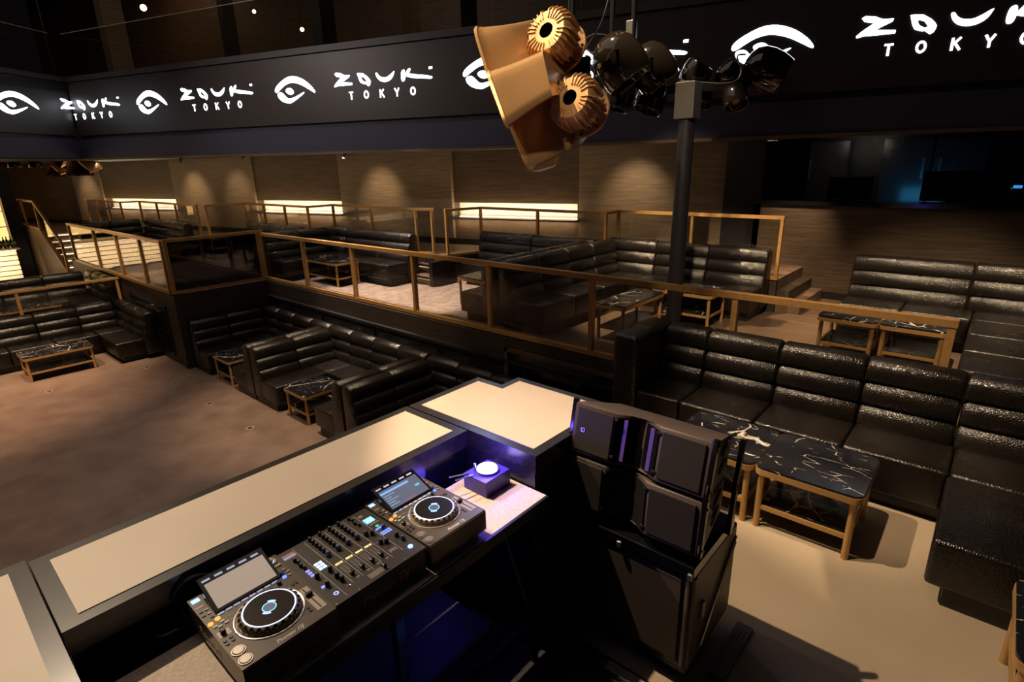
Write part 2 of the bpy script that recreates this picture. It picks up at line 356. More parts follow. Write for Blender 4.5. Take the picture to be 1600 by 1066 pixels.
# right of the back wall: black doorway pillar then the control booth
bm = bmesh.new(); wprism(bm, -6.6, -5.27, -.3, .15, ZP, .7); struct('wall_pillar', bm, BLK)
XB = 10.4
bm = bmesh.new(); box(bm, (XB, -6, ZP), (XB+.12, 3.36, -.74)); box(bm, (XB, 3.26, ZP), (11.2, 3.36, -.74)); struct('wall_booth', bm, wood('booth_oak', (.050, .034, .022), (.098, .068, .044)))
struct('baseboard_booth', B((XB-.02, -6, ZP), (XB, 3.38, ZP+.12)), BLK)
struct('trim_3', B((XB-.05, -6, -.74), (XB+.5, 3.40, -.67)), BLKG)
struct('window_1', B((XB+.08, -6, -.67), (XB+.1, 3.3, .34)), GLAB)
struct('wall_booth_rear', B((12.4, -7, ZP), (12.5, 4.6, .6)), BLK)
struct('wall_right', B((-9, -6.2, ZD-.2), (12.5, -6, 8)), BLK)
for k, y in enumerate((3.1, 2.35, 1.1, .35)):
    t = thing('cabinet', ('leftmost', 'second', 'third', 'rightmost')[k]+' dark tall cabinet behind the booth window', 'cabinet', (12.2, y, ZP), group='cabinets behind the booth window')
    mk('body', B((12.1, y, ZP), (12.36, y+.72, .3)), pm('cabinet_face', (.035, .03, .03), .25), t)
    mk('door', B((12.07, y+.02, ZP+.1), (12.1, y+.70, .28)), MATS['cabinet_face'], t)
    mk('handle', B((12.04, y+(.60 if k % 2 else .08), -.36), (12.07, y+(.64 if k % 2 else .12), -.02)), STL, t)
area('booth_blue', (11.6, 1.2, -.66), (12.2, 1.2, -.3), 7, .6, .3, (.1, .6, 1))
mn = thing('console_monitor', 'lighting console monitor with pale two letter mark behind the booth window', 'monitor', (10.9, .6, -.7))
mk('case', B((10.85, .25, -.66), (10.9, 1.05, -.22), .01), BLK, mn); mk('stand', B((10.88, .6, -.75), (10.93, .7, -.6)), BLK, mn)
mk('badge', B((10.842, .50, -.46), (10.85, .78, -.35)), pm('badge_grey', (.10, .10, .10), .5), mn)
text('lettering', 'M|A', .1, Matrix.Translation((10.84, .76, -.44)) @ Matrix.Rotation(R(-90), 4, 'Z') @ Matrix.Rotation(R(90), 4, 'X'), BLK, mn, bold=.002)
mn2 = thing('display_screen', 'dark desk screen left of the console monitor behind the booth window', 'monitor', (10.9, 2, -.7))
mk('case', B((10.9, 1.7, -.66), (10.94, 2.35, -.30), .01), BLK, mn2); mk('stand', B((10.93, 2.0, -.75), (10.98, 2.1, -.6)), BLK, mn2)
tr = thing('console_desk', 'dark console desk under the booth window', 'desk', (10.9, .8, ZP))
mk('top', B((10.6, -1.4, -.80), (11.3, 2.5, -.76)), BLK, tr); mk('leg', B((10.65, 2.4, ZP), (11.25, 2.45, -.8)), BLK, tr); mk('leg', B((10.65, -1.35, ZP), (11.25, -1.3, -.8)), BLK, tr)
t = thing('tripod_stand', 'thin tripod with coloured light at the right of the booth window', 'tripod', (10.8, -.05, -.76))
for dx in (-.1, 0, .1): mk('leg', tube(bmesh.new(), [(10.8, -.02+dx, -.76), (10.8, 0, -.45)], .007), STL, t)
mk('light_head', B((10.75, -.12, -.46), (10.85, -.02, -.42), .01), emi('cyan_glow', (.1, .5, 1), 3), t)
# ------------------------------------------------------------------ balcony: fascia, LED screen, glass
P0 = Vector((7.87, 7.95, 0)); FD = Vector((-math.sin(R(17)), math.cos(R(17)), 0)); FN = Vector((-math.cos(R(17)), -math.sin(R(17)), 0))
def fas(u, o=0, z=0): p = P0+FD*u+FN*o; return Vector((p.x, p.y, z+max(0, u)*.008))
UC = 11.95
cor = fas(UC); LD = Vector((-.832, -.555, 0)).normalized(); LN = Vector((LD.y, -LD.x, 0))
if LN.dot(Vector((0, -1, 0))) < 0: LN = -LN
def lfas(u, o=0, z=0): p = cor+LD*u+LN*o; return Vector((p.x, p.y, z+.096))
def fprism(bm, f, u0, u1, o0, o1, z0, z1):
    for a, b in (((u0, 0), (0, u1)) if u0 < 0 < u1 else ((u0, u1),)):
        loft(bm, [[f(a, o0, z0), f(a, o1, z0), f(a, o1, z1), f(a, o0, z1)], [f(b, o0, z0), f(b, o1, z0), f(b, o1, z1), f(b, o0, z1)]])
    return bm
bm = bmesh.new(); fprism(bm, fas, -15, UC, -.3, -.07, .35, 2.35); fprism(bm, lfas, 0, 12, -.3, -.07, .35, 2.35); struct('wall_balcony', bm, BEAM)
bm = bmesh.new(); fprism(bm, fas, -15, UC, -.2, .02, .35, .82); fprism(bm, lfas, 0, 12, -.2, .02, .35, .82); struct('trim_4', bm, BEAM)
bm = bmesh.new(); fprism(bm, fas, -15, UC, -.06, .05, .30, .35); struct('trim_5', bm, pm('trim_brown', (.13, .09, .06), .5))
bm = bmesh.new(); fprism(bm, fas, -15, UC, -.35, .03, 2.26, 2.38); fprism(bm, lfas, 0, 12, -.35, .03, 2.26, 2.38); struct('trim_6', bm, pm('coping', (.035, .032, .034), .5))
# upper floor slab = ceiling of the rear lounges
bm = bmesh.new(); prism(bm, [tuple(fas(-15, -.05)[:2]), tuple(fas(UC, -.05)[:2]), tuple(lfas(12, -.05)[:2]), (-7, 34), (18, 34), (18, -6)], .42, .56); struct('ceiling', bm, BLK)
bm = bmesh.new(); prism(bm, [tuple(fas(-15, -.25)[:2]), tuple(fas(UC, -.25)[:2]), tuple(lfas(12, -.25)[:2]), (-7, 34), (18, 34), (18, -6)], 2.1, 2.28); struct('floor_upper', bm, BLK)
bm = bmesh.new(); prism(bm, [(-9, -6), (18, -6), (18, 34), (-9, 34)], 9, 9.2); struct('ceiling_hall', bm, BLK)
def led(name, f, u0, u1, label):
    t = thing(name, label, 'led screen', f((u0+u1)/2, 0, 1))
    mk('panel', fprism(bmesh.new(), f, u0, u1, -.06, 0, .93, 2.24), SCRN, t); return t
scr = led('led_screen', fas, -13.5, UC-.03, 'long dark led screen band with white eye and lettering along the balcony front')
scl = led('led_screen', lfas, .03, 12, 'short led screen band on the left return of the balcony, cut by the frame')
GL = dict(
 Z=[(2.985,1.827),(2.944,1.853),(2.827,1.835),(2.732,1.792),(2.605,1.787),(2.616,1.752),(2.805,1.667),(2.562,1.642),(2.564,1.603),(2.769,1.6),(2.935,1.602),(3.016,1.585),(3.023,1.612),(2.963,1.665),(2.829,1.755),(2.946,1.781)],
 U=[(1.973,1.781),(1.933,1.787),(1.904,1.737),(1.84,1.693),(1.73,1.681),(1.641,1.717),(1.524,1.79),(1.527,1.759),(1.579,1.667),(1.669,1.616),(1.765,1.601),(1.865,1.624),(1.929,1.674),(1.965,1.735)],
 K1=[(1.359,1.777),(1.299,1.797),(1.278,1.758),(1.278,1.67),(1.302,1.596),(1.345,1.58),(1.376,1.601),(1.379,1.69)],
 K2=[(1.274,1.72),(1.218,1.79),(1.167,1.811),(1.153,1.779),(1.2,1.716),(1.047,1.692),(.793,1.657),(.684,1.63),(.678,1.605),(.718,1.592),(.877,1.608),(1.118,1.632),(1.23,1.66),(1.286,1.676)],
 M=[(.747,1.799),(.671,1.801),(.674,1.759),(.745,1.758)])
OO = [(2.447,1.799),(2.395,1.81),(2.273,1.795),(2.175,1.732),(2.113,1.669),(2.096,1.628),(2.121,1.597),(2.136,1.546),(2.171,1.552),(2.183,1.598),(2.263,1.594),(2.348,1.627),(2.385,1.689),(2.403,1.749),(2.444,1.779)]
OI = [(2.324,1.743),(2.248,1.711),(2.195,1.642),(2.24,1.636),(2.298,1.669),(2.325,1.711)]
EYE = ([(4.635,1.572),(4.651,1.627),(4.598,1.7),(4.435,1.794),(4.236,1.869),(4.074,1.871),(3.921,1.834),(3.766,1.76),(3.627,1.654),(3.557,1.576),(3.535,1.537),(3.546,1.507),(3.672,1.576),(3.845,1.669),(3.984,1.72),(4.129,1.749),(4.239,1.738),(4.354,1.705),(4.465,1.645),(4.577,1.58)],
 [(4.581,1.561),(4.533,1.579),(4.451,1.577),(4.381,1.51),(4.301,1.44),(4.185,1.448),(4.027,1.487),(3.867,1.544),(3.816,1.545),(3.897,1.494),(4.109,1.394),(4.237,1.349),(4.292,1.346),(4.44,1.376),(4.549,1.444),(4.59,1.516)],
 [(4.35,1.614),(4.289,1.648),(4.212,1.652),(4.153,1.62),(4.117,1.569),(4.137,1.532),(4.206,1.51),(4.279,1.53),(4.336,1.572)])
def chaikin(p, n=1):
    for _ in range(n): p = [q for i in range(len(p)) for q in (tuple(.75*a+.25*b for a, b in zip(p[i], p[(i+1) % len(p)])), tuple(.25*a+.75*b for a, b in zip(p[i], p[(i+1) % len(p)])))]
    return p
def flat(bm, f, pts, du, umin=-99, umax=99, k=1):
    pts = [(u+du, z) for u, z in (chaikin(pts, k) if k else pts)]
    if f is fas and min(u for u, z in pts) < umin: pts = [(max(u, umin), z) for u, z in pts]
    if max(u for u, z in pts) > umax: pts = [(min(u, umax), z) for u, z in pts]
    co = [f(u, .006, z) for u, z in pts]; vs = [bm.verts.new(c) for c in co]
    for tr_ in tessellate_polygon([[Vector((u, z, 0)) for u, z in pts]]):
        try: bm.faces.new([vs[i] for i in tr_])
        except ValueError: pass
def bridge(bm, f, outer, inner, du, n=28):
    # ring between two closed outlines, matched by angle about the inner centre
    cx = sum(p[0] for p in inner)/len(inner); cz = sum(p[1] for p in inner)/len(inner)
    def hit(poly, a):
        dx, dz = math.cos(a), math.sin(a); best = 0
        for i in range(len(poly)):
            (x0, z0), (x1, z1) = poly[i], poly[(i+1) % len(poly)]; ex, ez = x1-x0, z1-z0; den = dx*ez-dz*ex
            if abs(den) < 1e-9: continue
            t = ((x0-cx)*ez-(z0-cz)*ex)/den; s = ((x0-cx)*dz-(z0-cz)*dx)/den
            if t > 0 and -1e-6 <= s <= 1+1e-6: best = max(best, t)
        return cx+dx*best, cz+dz*best
    O = [bm.verts.new(f(*((lambda q: (q[0]+du, .006, q[1]))(hit(outer, 2*math.pi*i/n))))) for i in range(n)]
    I = [bm.verts.new(f(*((lambda q: (q[0]+du, .006, q[1]))(hit(inner, 2*math.pi*i/n))))) for i in range(n)]
    for i in range(n): bm.faces.new((O[i], O[(i+1) % n], I[(i+1) % n], I[i]))
def word(f, du):
    bm = bmesh.new()
    for k, p in GL.items(): flat(bm, f, p, du, k=1 if k in ('U', 'K1') else 0)
    bridge(bm, f, OO, OI, du)
    def bar(u0, z0, u1, z1, t=.024):
        d = Vector((u1-u0, z1-z0)).normalized(); n = Vector((-d.y, d.x))*t/2
        flat(bm, f, [(u0+n.x, z0+n.y), (u1+n.x, z1+n.y), (u1-n.x, z1-n.y), (u0-n.x, z0-n.y)], du, k=0)
    z0, z1 = 1.33, 1.48
    bar(2.665, z1-.012, 2.56, z1-.012); bar(2.612, z1, 2.612, z0, .03)
    for c in (2.238, 1.13):
        el = lambda ra, rb: [(c+ra*math.cos(2*math.pi*i/20), 1.405+rb*math.sin(2*math.pi*i/20)) for i in range(20)]
        bridge(bm, f, el(.062, .077), el(.033, .048), du, 20)
    bar(1.895, z0, 1.895, z1, .03); bar(1.885, 1.40, 1.81, z1, .026); bar(1.87, 1.42, 1.805, z0, .028)
    bar(1.55, z1, 1.50, 1.40, .028); bar(1.45, z1, 1.50, 1.40, .028); bar(1.50, 1.41, 1.50, z0, .03)
    return bm
def eye(f, du):
    bm = bmesh.new()
    for p in EYE: flat(bm, f, p, du)
    return bm
for du in (-13.85, -9.23, -4.62, 0, 4.62, 9.24):
    if du < 9: mk('lit_wordmark', word(fas, du), LOGO, scr)
    if -13 < du < 9: mk('lit_eye_mark', eye(fas, du), LOGO, scr)
wrap = lambda u, o, z: fas(u, o, z) if u <= UC-.02 else lfas(u-UC+.02, o, z)
mk('lit_wordmark', word(wrap, 9.24), LOGO, scr)      # the last word runs round the corner
mk('lit_eye_mark', eye(lambda u, o, z: lfas(u-3.54+.97, o, z), 0), LOGO, scl)
# glass balustrade on the balcony
gb = thing('glass_balustrade', 'frameless glass balustrade standing on the balcony edge above the led screen', 'balustrade', fas(0, -.15, 2.38))
u = -13.5; k = 0
while u < UC-.1:
    u2 = min(u+1.62, UC); mk('glass_panel', fprism(bmesh.new(), fas, u+.012, u2-.012, -.16, -.145, 2.38, 3.42), GLA, gb)
    mk('top_edge', fprism(bmesh.new(), fas, u+.012, u2-.012, -.162, -.143, 3.42, 3.432), pm('glass_edge', (.35, .45, .40), .2), gb); u += 1.62
gb2 = thing('glass_balustrade', 'glass balustrade on the left return of the balcony, at the upper left corner', 'balustrade', lfas(2, -.15, 2.38))
for k in range(4):
    mk('glass_panel', fprism(bmesh.new(), lfas, k*1.7+.02, k*1.7+1.68, -.16, -.145, 2.38, 3.42), GLA, gb2)
    mk('top_edge', fprism(bmesh.new(), lfas, k*1.7+.02, k*1.7+1.68, -.162, -.143, 3.42, 3.432), MATS['glass_edge'], gb2)
# upper level: dark wall, columns, a few lamps seen through the glass
bm = bmesh.new(); prism(bm, [tuple(fas(-15, -5)[:2]), tuple(fas(22, -5)[:2]), tuple(fas(22, -5.2)[:2]), tuple(fas(-15, -5.2)[:2])], 2.28, 9); struct('wall_upper', bm, WOODW)
for k, (u_, w_, lab, mt) in enumerate(((12.9, .55, 'pale square column on the upper level at the corner of the balcony', WOODP), (8.2, .3, 'slim dark column on the upper level behind the glass', BLK), (1.2, .5, 'brown wooden column on the upper level near the frame top', WOODW), (5.0, .4, 'wide dark column on the upper level behind the glass', BLK))):
    c = fas(u_, -2.2); tag(mk('column', B((c.x-w_/2, c.y-w_/2, 2.28), (c.x+w_/2, c.y+w_/2, 9)), mt), lab, 'column')
for k, (px, py, D, r, lab) in enumerate(((224, 12, 17, .09, 'teardrop pendant bulb glowing orange above the balcony glass'), (198, 92, 18, .09, 'round orange lamp low behind the corner glass on the upper level'), (397, 18, 15, .045, 'small white downlight on the upper level, nearest the top edge'), (472, 46, 14.5, .05, 'small warm lamp on the upper level just above the screen band'), (350, 31, 15.5, .04, 'small lamp on the upper level hanging left of the white downlight'), (1584, 209, 9.6, .03, 'tiny recessed ceiling downlight over the control booth'))):
    p = dep(px, py, D); bm = bmesh.new(); bmesh.ops.create_uvsphere(bm, u_segments=14, v_segments=9, radius=r)
    t = thing('pendant_lamp', lab, 'lamp', p, world=False); mk('bulb', bm, emi('bulb%d' % k, (1, .62, .25) if k in (0, 1, 3) else (1, .9, .75), 12), t, smooth=True)
    if k < 5: mk('cord', tube(bmesh.new(), [(0, 0, 0), (0, 0, 1.6)], .006), DKM, t)
    else:
        mk('stem', cyl(bmesh.new(), (0, 0, .015), (0, 0, .43-p.z), .02, n=12), DKM, t)
        mk('trim_ring', lathe(bmesh.new(), [(r*.9, -.01), (r*1.5, -.01), (r*1.5, .02), (r*.9, .02)], 20), DKM, t)
area('upper_glow', fas(4, -3, 6.5), fas(4, -3, 2), 60, 9, 1.5, (1, .5, .22)); area('upper_glow_l', fas(13, -3.2, 6), fas(13, -3.2, 2), 25, 2, 1.5, (1, .6, .3))
# ------------------------------------------------------------------ rails
def railing(label, pts, zt, zb, posts, glass_mat=GLA, w_=.055, h_=.05, name='railing', group=None):
    """pts: polyline in plan; posts: list of plan points"""
    t = thing(name, label, 'railing', (pts[0][0], pts[0][1], zb), group=group)
    bm = bmesh.new(); bb = bmesh.new()
    for p, q in zip(pts, pts[1:]):
        d = Vector((q[0]-p[0], q[1]-p[1], 0)).normalized()*w_/2
        beam(bm, (p[0]-d.x, p[1]-d.y, zt-h_/2), (q[0]+d.x, q[1]+d.y, zt-h_/2), w_+.01, h_)
        beam(bb, (p[0]-d.x, p[1]-d.y, zb+h_/2), (q[0]+d.x, q[1]+d.y, zb+h_/2), w_, h_)
    mk('handrail', bm, BRZ, t); mk('base_rail', bb, BRZ, t)
    for p in posts:
        mk('post', B((p[0]-w_/2, p[1]-w_*.4, zb+h_), (p[0]+w_/2, p[1]+w_*.4, zt-h_)), BRZ, t)
    for p, q in zip(pts, pts[1:]):
        L_ = (Vector(q)-Vector(p)).length; s = sorted(((Vector(a)-Vector(p)).dot((Vector(q)-Vector(p)).normalized()) for a in posts if abs((Vector(a)-Vector(p)).cross((Vector(q)-Vector(p)).normalized())) < .06))
        s = [v for v in s if -.05 <= v <= L_+.05]
        for a, b in zip(s, s[1:]):
            if b-a < .15: continue
            d = (Vector(q)-Vector(p)).normalized(); A = Vector(p)+d*(a+.03); Bp = Vector(p)+d*(b-.03)
            g = bmesh.new(); beam(g, (A.x, A.y, (zt+zb)/2), (Bp.x, Bp.y, (zt+zb)/2), .01, zt-zb-2*h_+.01); mk('glass_panel', g, glass_mat, t)
    return t
ry = [11.92, 10.23, 8.56, 6.88, 5.24, 3.55, 1.86, .15]
railing('long bronze glass railing along the front edge of the raised lounge', [(XR, 11.92), (XR, .15)], -1.245, -2.25, [(XR, y) for y in ry], w_=.07, h_=.06)
railing('bronze railing with smoked dark glass on the short return facing the benches', [(3.63, 11.95), (XR, 11.95)], -1.19, -2.25, [(3.63, 11.95), (XR-.09, 11.95)], GLAD, w_=.07, h_=.06)
railing('bronze glass railing on the far jut, running back toward the stair', [(3.6, 12.04), (3.6, 19.1)], -1.21, -2.25, [(3.6, 12.04), (3.6, 13.3), (3.6, 14.9), (3.6, 16.7), (3.6, 19.1)], w_=.07, h_=.06)
zt_ = -.80
def poly_posts(pts, n): 
    o = []
    for (p, q), k in zip(zip(pts, pts[1:]), n):
        for i in range(k+1):
            f_ = i/k; c_ = (p[0]+(q[0]-p[0])*f_, p[1]+(q[1]-p[1])*f_)
            if c_ not in o: o.append(c_)
    return o
pA = [(7.72, 8.5), (8.52, 8.3), (8.52, 5.25), (8.95, 5.25), (8.95, 2.47)]; railing('bronze rear railing right of the lit steps, behind the middle and right lounge sofas', pA, zt_, ZW, poly_posts(pA, (1, 2, 1, 2)))
pB = [(7.78, 9.0), (7.64, 9.35), (7.64, 12.5), (6.96, 12.5), (6.96, 15.8), (5.95, 15.85)]; railing('bronze rear railing left of the lit steps, stepping back in zigzag', pB, zt_, ZW, poly_posts(pB, (1, 2, 1, 3, 1)))
pC = [(5.9, 16.3), (5.9, 20.9), (5.4, 21.0), (5.4, 25.0)]; railing('bronze rear railing farthest left, behind the far corner sofa', pC, zt_, ZW, poly_posts(pC, (3, 1, 3)))
pD = [(-3, 15.36), (3.55, 15.36)]; railing('thin bronze railing in front of the raised tier behind the left sofa', pD, -2.27, ZT, [(-3, 15.36), (-1.2, 15.36), (.2, 15.36), (1.72, 15.36), (3.52, 15.36)])
# ------------------------------------------------------------------ sofas
def back_prof():
    p = [(.0, .10), (.0, .93), (.02, .975), (.07, 1.0), (.13, 1.0)]
    for z0, z1 in ((1.0, .80), (.80, .61), (.61, .40)):
        for i in range(1 if z0 == 1.0 else 0, 7):
            f_ = i/7; a = math.pi*f_; z = z0+(z1-z0)*f_; base = .17+(1.0-z)*.20
            p.append((base+.036*max(0, math.sin(a))**.5 - (.006 if i == 0 else 0), z))
    p.append((.29, .39)); p.append((.29, .10)); return p
BP = back_prof()
def run_map(o, d, n): return lambda s, t, z: Vector((o[0]+d[0]*s+n[0]*t, o[1]+d[1]*s+n[1]*t, z))
def backrest(mp, s0, s1, zf):
    cx, cz = .15, .55; bm = bmesh.new(); rings = []
    for s, k in ((s0+.003, .035), (s0+.010, .014), (s0+.028, 0), (s1-.028, 0), (s1-.010, .014), (s1-.003, .035)):
        r = []
        for t, z in BP:
            v = Vector((cx-t, cz-z)); l = v.length; t2, z2 = t+v.x/l*k, z+v.y/l*k
            r.append(mp(s, t2, zf+z2))
        rings.append(r)
    return loft(bm, rings)
def sbox(mp, s0, s1, t0, t1, z0, z1, bev=0, seg=3):
    bm = bmesh.new(); box(bm, (s0, t0, z0), (s1, t1, z1), bev, seg)
    for v in bm.verts: v.co = mp(*v.co)
    return bm
def split(a, b, n): return [(a+(b-a)*i/n, a+(b-a)*(i+1)/n) for i in range(n)]
def sofa(label, zf, runs, mat=None, group=None):
    mat = mat or LEA
    o0 = runs[0]['o']; t = thing('banquette_sofa', label, 'sofa', (o0[0], o0[1], zf), group=group)
    for r in runs:
        mp = run_map(r['o'], r['d'], r['n'])
        for s0, s1 in r.get('backs', ()): mk('backrest', backrest(mp, s0, s1, zf), mat, t, smooth=True)
        for s0, s1 in r.get('seats', ()): mk('seat_cushion', sbox(mp, s0+.002, s1-.002, .26, r.get('dep', .80), zf+.13, zf+.445, .03), mat, t, smooth=True)
        if 'pl' in r: mk('plinth', sbox(mp, r['pl'][0], r['pl'][1], .01, .70, zf, zf+.14), BLK, t)
        if 'arm' in r: mk('armrest', sbox(mp, r['arm'][0], r['arm'][1], .0, .82, zf+.03, zf+1.0, .045), mat, t, smooth=True)
    return t
MX, PX, MY, PY = (-1, 0), (1, 0), (0, -1), (0, 1)
# big stage sofa
sofa('large black leather corner sofa on the stage floor behind the marble tables', ZS, [
    dict(o=(5.42, 2.72), d=MY, n=MX, arm=(0, .27), backs=[(.27, .72), (.72, 1.40), (1.40, 2.08), (2.08, 2.74), (2.74, 3.55)], seats=[(.27, .72), (.72, 1.40), (1.40, 2.08), (2.08, 2.76), (2.76, 3.30)], pl=(.27, 3.5)),
    dict(o=(5.42, -.83), d=MX, n=PY, backs=[(.30, 1.02), (1.02, 1.74)], seats=[(.80, 1.74)], pl=(.6, 1.70))])
# lower benches along the platform wall
def u_booth(label, y0, y1, x0=3.70, xw=5.42, first=False):
    w_ = y0-y1; L_ = xw-x0
    runs = [dict(o=(xw, y0), d=MX, n=MY, backs=split(.30, L_, 2), seats=[(.30, .80)]+split(.80, L_, 1), pl=(.1, L_-.02)),
            dict(o=(xw, y0), d=MY, n=MX, backs=split(.0, w_, 4), seats=split(.80, w_-.80, 1), pl=(.7, w_-.7)),
            dict(o=(xw, y1), d=MX, n=PY, backs=split(.30, L_, 2), seats=[(.30, .80)]+split(.80, L_, 1), pl=(.1, L_-.02))]
    return sofa(label, ZD, runs)
u_booth('black leather bench booth in the far corner below the smoked glass', 11.86, 9.20)
u_booth('black leather bench booth in the middle of the lower row', 9.16, 6.42)
u_booth('black leather bench booth nearest the cream counter', 6.38, 3.66)
# left dance floor sofa and the one on the tier behind
sofa('long black leather corner sofa on the dance floor at the left frame edge', ZD, [
    dict(o=(3.58, 15.34), d=MX, n=MY, backs=[(.30, .98), (.98, 1.72), (1.72, 2.46), (2.46, 3.2), (3.2, 4.0), (4.0, 4.8)], seats=[(.30, .80), (.80, 1.55), (1.55, 2.3), (2.3, 3.1), (3.1, 3.9), (3.9, 4.8)], pl=(.1, 4.8)),
    dict(o=(3.58, 15.34), d=MY, n=MX, backs=split(.0, 2.1, 3), seats=[(.80, 2.0)], pl=(.6, 1.9))])
sofa('black leather corner sofa on the raised tier behind the thin railing', ZT, [
    dict(o=(3.56, 17.3), d=MX, n=MY, backs=split(.30, 5.1, 6), seats=[(.30, .80)]+split(.8, 5.1, 5), pl=(.1, 5.1)),
    dict(o=(3.56, 17.3), d=MY, n=MX, backs=split(.0, 1.8, 3), seats=[(.80, 1.7)], pl=(.6, 1.6))])
# lounge platform sofas
sofa('black leather corner sofa on the wood floor beside the black pole', ZP, [
    dict(o=(8.88, 5.29), d=MX, n=MY, backs=split(.30, 3.14, 4), seats=[(.30, .80)]+split(.80, 3.12, 3), pl=(.1, 3.05)),
    dict(o=(8.88, 5.29), d=MY, n=MX, backs=[(.0, .95), (.95, 1.85), (1.85, 2.76)], seats=split(.80, 2.74, 3), pl=(.6, 2.7))])
sofa('black leather corner sofa on the carpet right of the lit steps', ZP, [
    dict(o=(8.46, 5.33), d=MX, n=PY, backs=split(.30, 2.72, 3), seats=[(.30, .80)]+split(.80, 2.70, 3), pl=(.1, 2.65)),
    dict(o=(8.46, 5.33), d=PY, n=MX, backs=split(.0, 2.76, 2), seats=split(.80, 2.74, 2), pl=(.6, 2.7))])
sofa('black leather corner sofa on the carpet left of the lit steps', ZP, [
    dict(o=(7.36, 12.1), d=MX, n=MY, backs=[(.30, 1.0), (1.0, 1.85)], seats=[(.30, .80), (.8, 1.83)], pl=(.1, 1.8)),
    dict(o=(7.36, 12.1), d=MY, n=MX, backs=[(0, .8), (.8, 3.1)], seats=split(.80, 3.08, 2), pl=(.6, 3.05))])
sofa('straight black leather sofa behind the carpet corner sofa', ZP, [
    dict(o=(6.86, 15.2), d=MY, n=MX, backs=split(0, 2.7, 2), seats=split(0, 2.7, 2), pl=(0, 2.65))])
sofa('brown lit black leather corner sofa at the far left end of the lounge', ZP, [
    dict(o=(5.75, 19.8), d=MX, n=MY, backs=split(.30, 1.85, 2), seats=[(.30, .80), (.8, 1.85)], pl=(.1, 1.8)),
    dict(o=(5.75, 19.8), d=MY, n=MX, backs=[(0, .5), (.5, 3.4)], seats=split(.80, 3.3, 2), pl=(.6, 3.2))])
sofa('black leather corner sofa on the wood floor at the right frame edge', ZP, [
    dict(o=(9.0, 1.45), d=MY, n=MX, backs=[(0, 1.30), (1.30, 2.25)], seats=[(0, .68), (.68, 1.38), (1.38, 1.95)], pl=(0, 2.2)),
    dict(o=(9.0, -.78), d=MX, n=PY, backs=split(.30, 2.9, 3), seats=split(.80, 2.9, 3), pl=(.6, 2.8), dep=.85)])
# ------------------------------------------------------------------ marble tables
def table(label, x0, y0, x1, y1, zf, h=.5, shelf=.17, group='marble topped bronze tables'):
    cx, cy = (x0+x1)/2, (y0+y1)/2
    t = thing('marble_table', label, 'table', (cx, cy, zf), group=group, world=False)
    hx, hy = (x1-x0)/2, (y1-y0)/2; r = .06
    mk('table_top', prism(bmesh.new(), rrect(-hx, -hy, hx, hy, r), h-.018, h), MAR, t, smooth=True)
    rim = bmesh.new(); prism(rim, rrect(-hx-.004, -hy-.004, hx+.004, hy+.004, r), h-.062, h-.018); mk('rim', rim, TBZ, t, smooth=True)
    lx, ly = hx-.045, hy-.045
    for sx, sy in ((-1, -1), (1, -1), (1, 1), (-1, 1)):
        mk('leg', cyl(bmesh.new(), (sx*lx, sy*ly, .0), (sx*lx, sy*ly, h-.05), .023, n=14), TBZ, t, smooth=True)
    mk('lower_shelf', B((-lx+.015, -ly+.015, shelf), (lx-.015, ly-.015, shelf+.015)), MAR, t)
    sf = bmesh.new()
    for sy in (-1, 1): box(sf, (-lx, sy*ly-.008, shelf-.022), (lx, sy*ly+.008, shelf+.012))
    for sx in (-1, 1): box(sf, (sx*lx-.008, -ly, shelf-.022), (sx*lx+.008, ly, shelf+.012))
    mk('shelf_frame', sf, TBZ, t)
    return t
table('marble table on the stage floor, nearest the big sofa corner', 3.78, .355, 4.44, 1.03, ZS, .505)
table('marble table on the stage floor, half hidden behind the speaker stack', 3.78, 1.04, 4.44, 1.715, ZS, .505)
p = onz(1588, 905, ZS+.5)
table('marble table cut by the lower right frame corner', p.x-.66+.02, p.y-.62, p.x+.02, p.y, ZS, .505)
table('small marble table beside the far corner booth', 3.70, 10.15, 4.30, 10.85, ZD)
table('small marble table beside the middle booth of the lower row', 3.73, 7.52, 4.42, 8.18, ZD)
table('long marble table in front of the left dance floor sofa', 1.33, 13.5, 2.45, 14.18, ZD)
table('long marble table on the raised tier behind the thin railing', .6, 15.85, 2.5, 16.45, ZT)
table('marble table behind the long railing, left of the black pole', 6.15, 3.47, 7.28, 3.93, ZP)
table('marble table behind the black pole, in front of the corner sofa', 7.42, 2.85, 8.04, 3.75, ZP)
table('marble table at the right end of the long railing, left one of the pair', 7.15, .85, 7.85, 1.46, ZP)
table('marble table at the right end of the long railing, right one of the pair', 7.15, .22, 7.85, .83, ZP)
table('small marble table near the lit steps', 6.38, 6.15, 7.0, 6.85, ZP)
table('marble table in front of the carpet corner sofa', 5.92, 9.85, 6.5, 11.05, ZP)
# ------------------------------------------------------------------ floor sockets and mark on the dance floor
for x, y, lab in ((1.48, 12.7, 'below the left sofa table'), (3.08, 12.7, 'nearest the access hatch'), (3.1, 11.2, 'in front of the far corner booth'), (3.13, 9.7, 'in front of the divider between far and middle booths'), (3.14, 8.2, 'nearest the cream counter')):
    t = thing('floor_socket', 'round chrome floor socket '+lab, 'floor socket', (x, y, ZD), group='floor sockets on the dance floor', world=False)
    mk('ring', lathe(bmesh.new(), [(.035, .001), (.035, .006), (.065, .006), (.068, .001)], 24), pm('socket_ring', (.6, .52, .42), .3, .6), t, smooth=True)
    mk('cover', lathe(bmesh.new(), [(.0005, .003), (.034, .003)], 20), BLK, t)
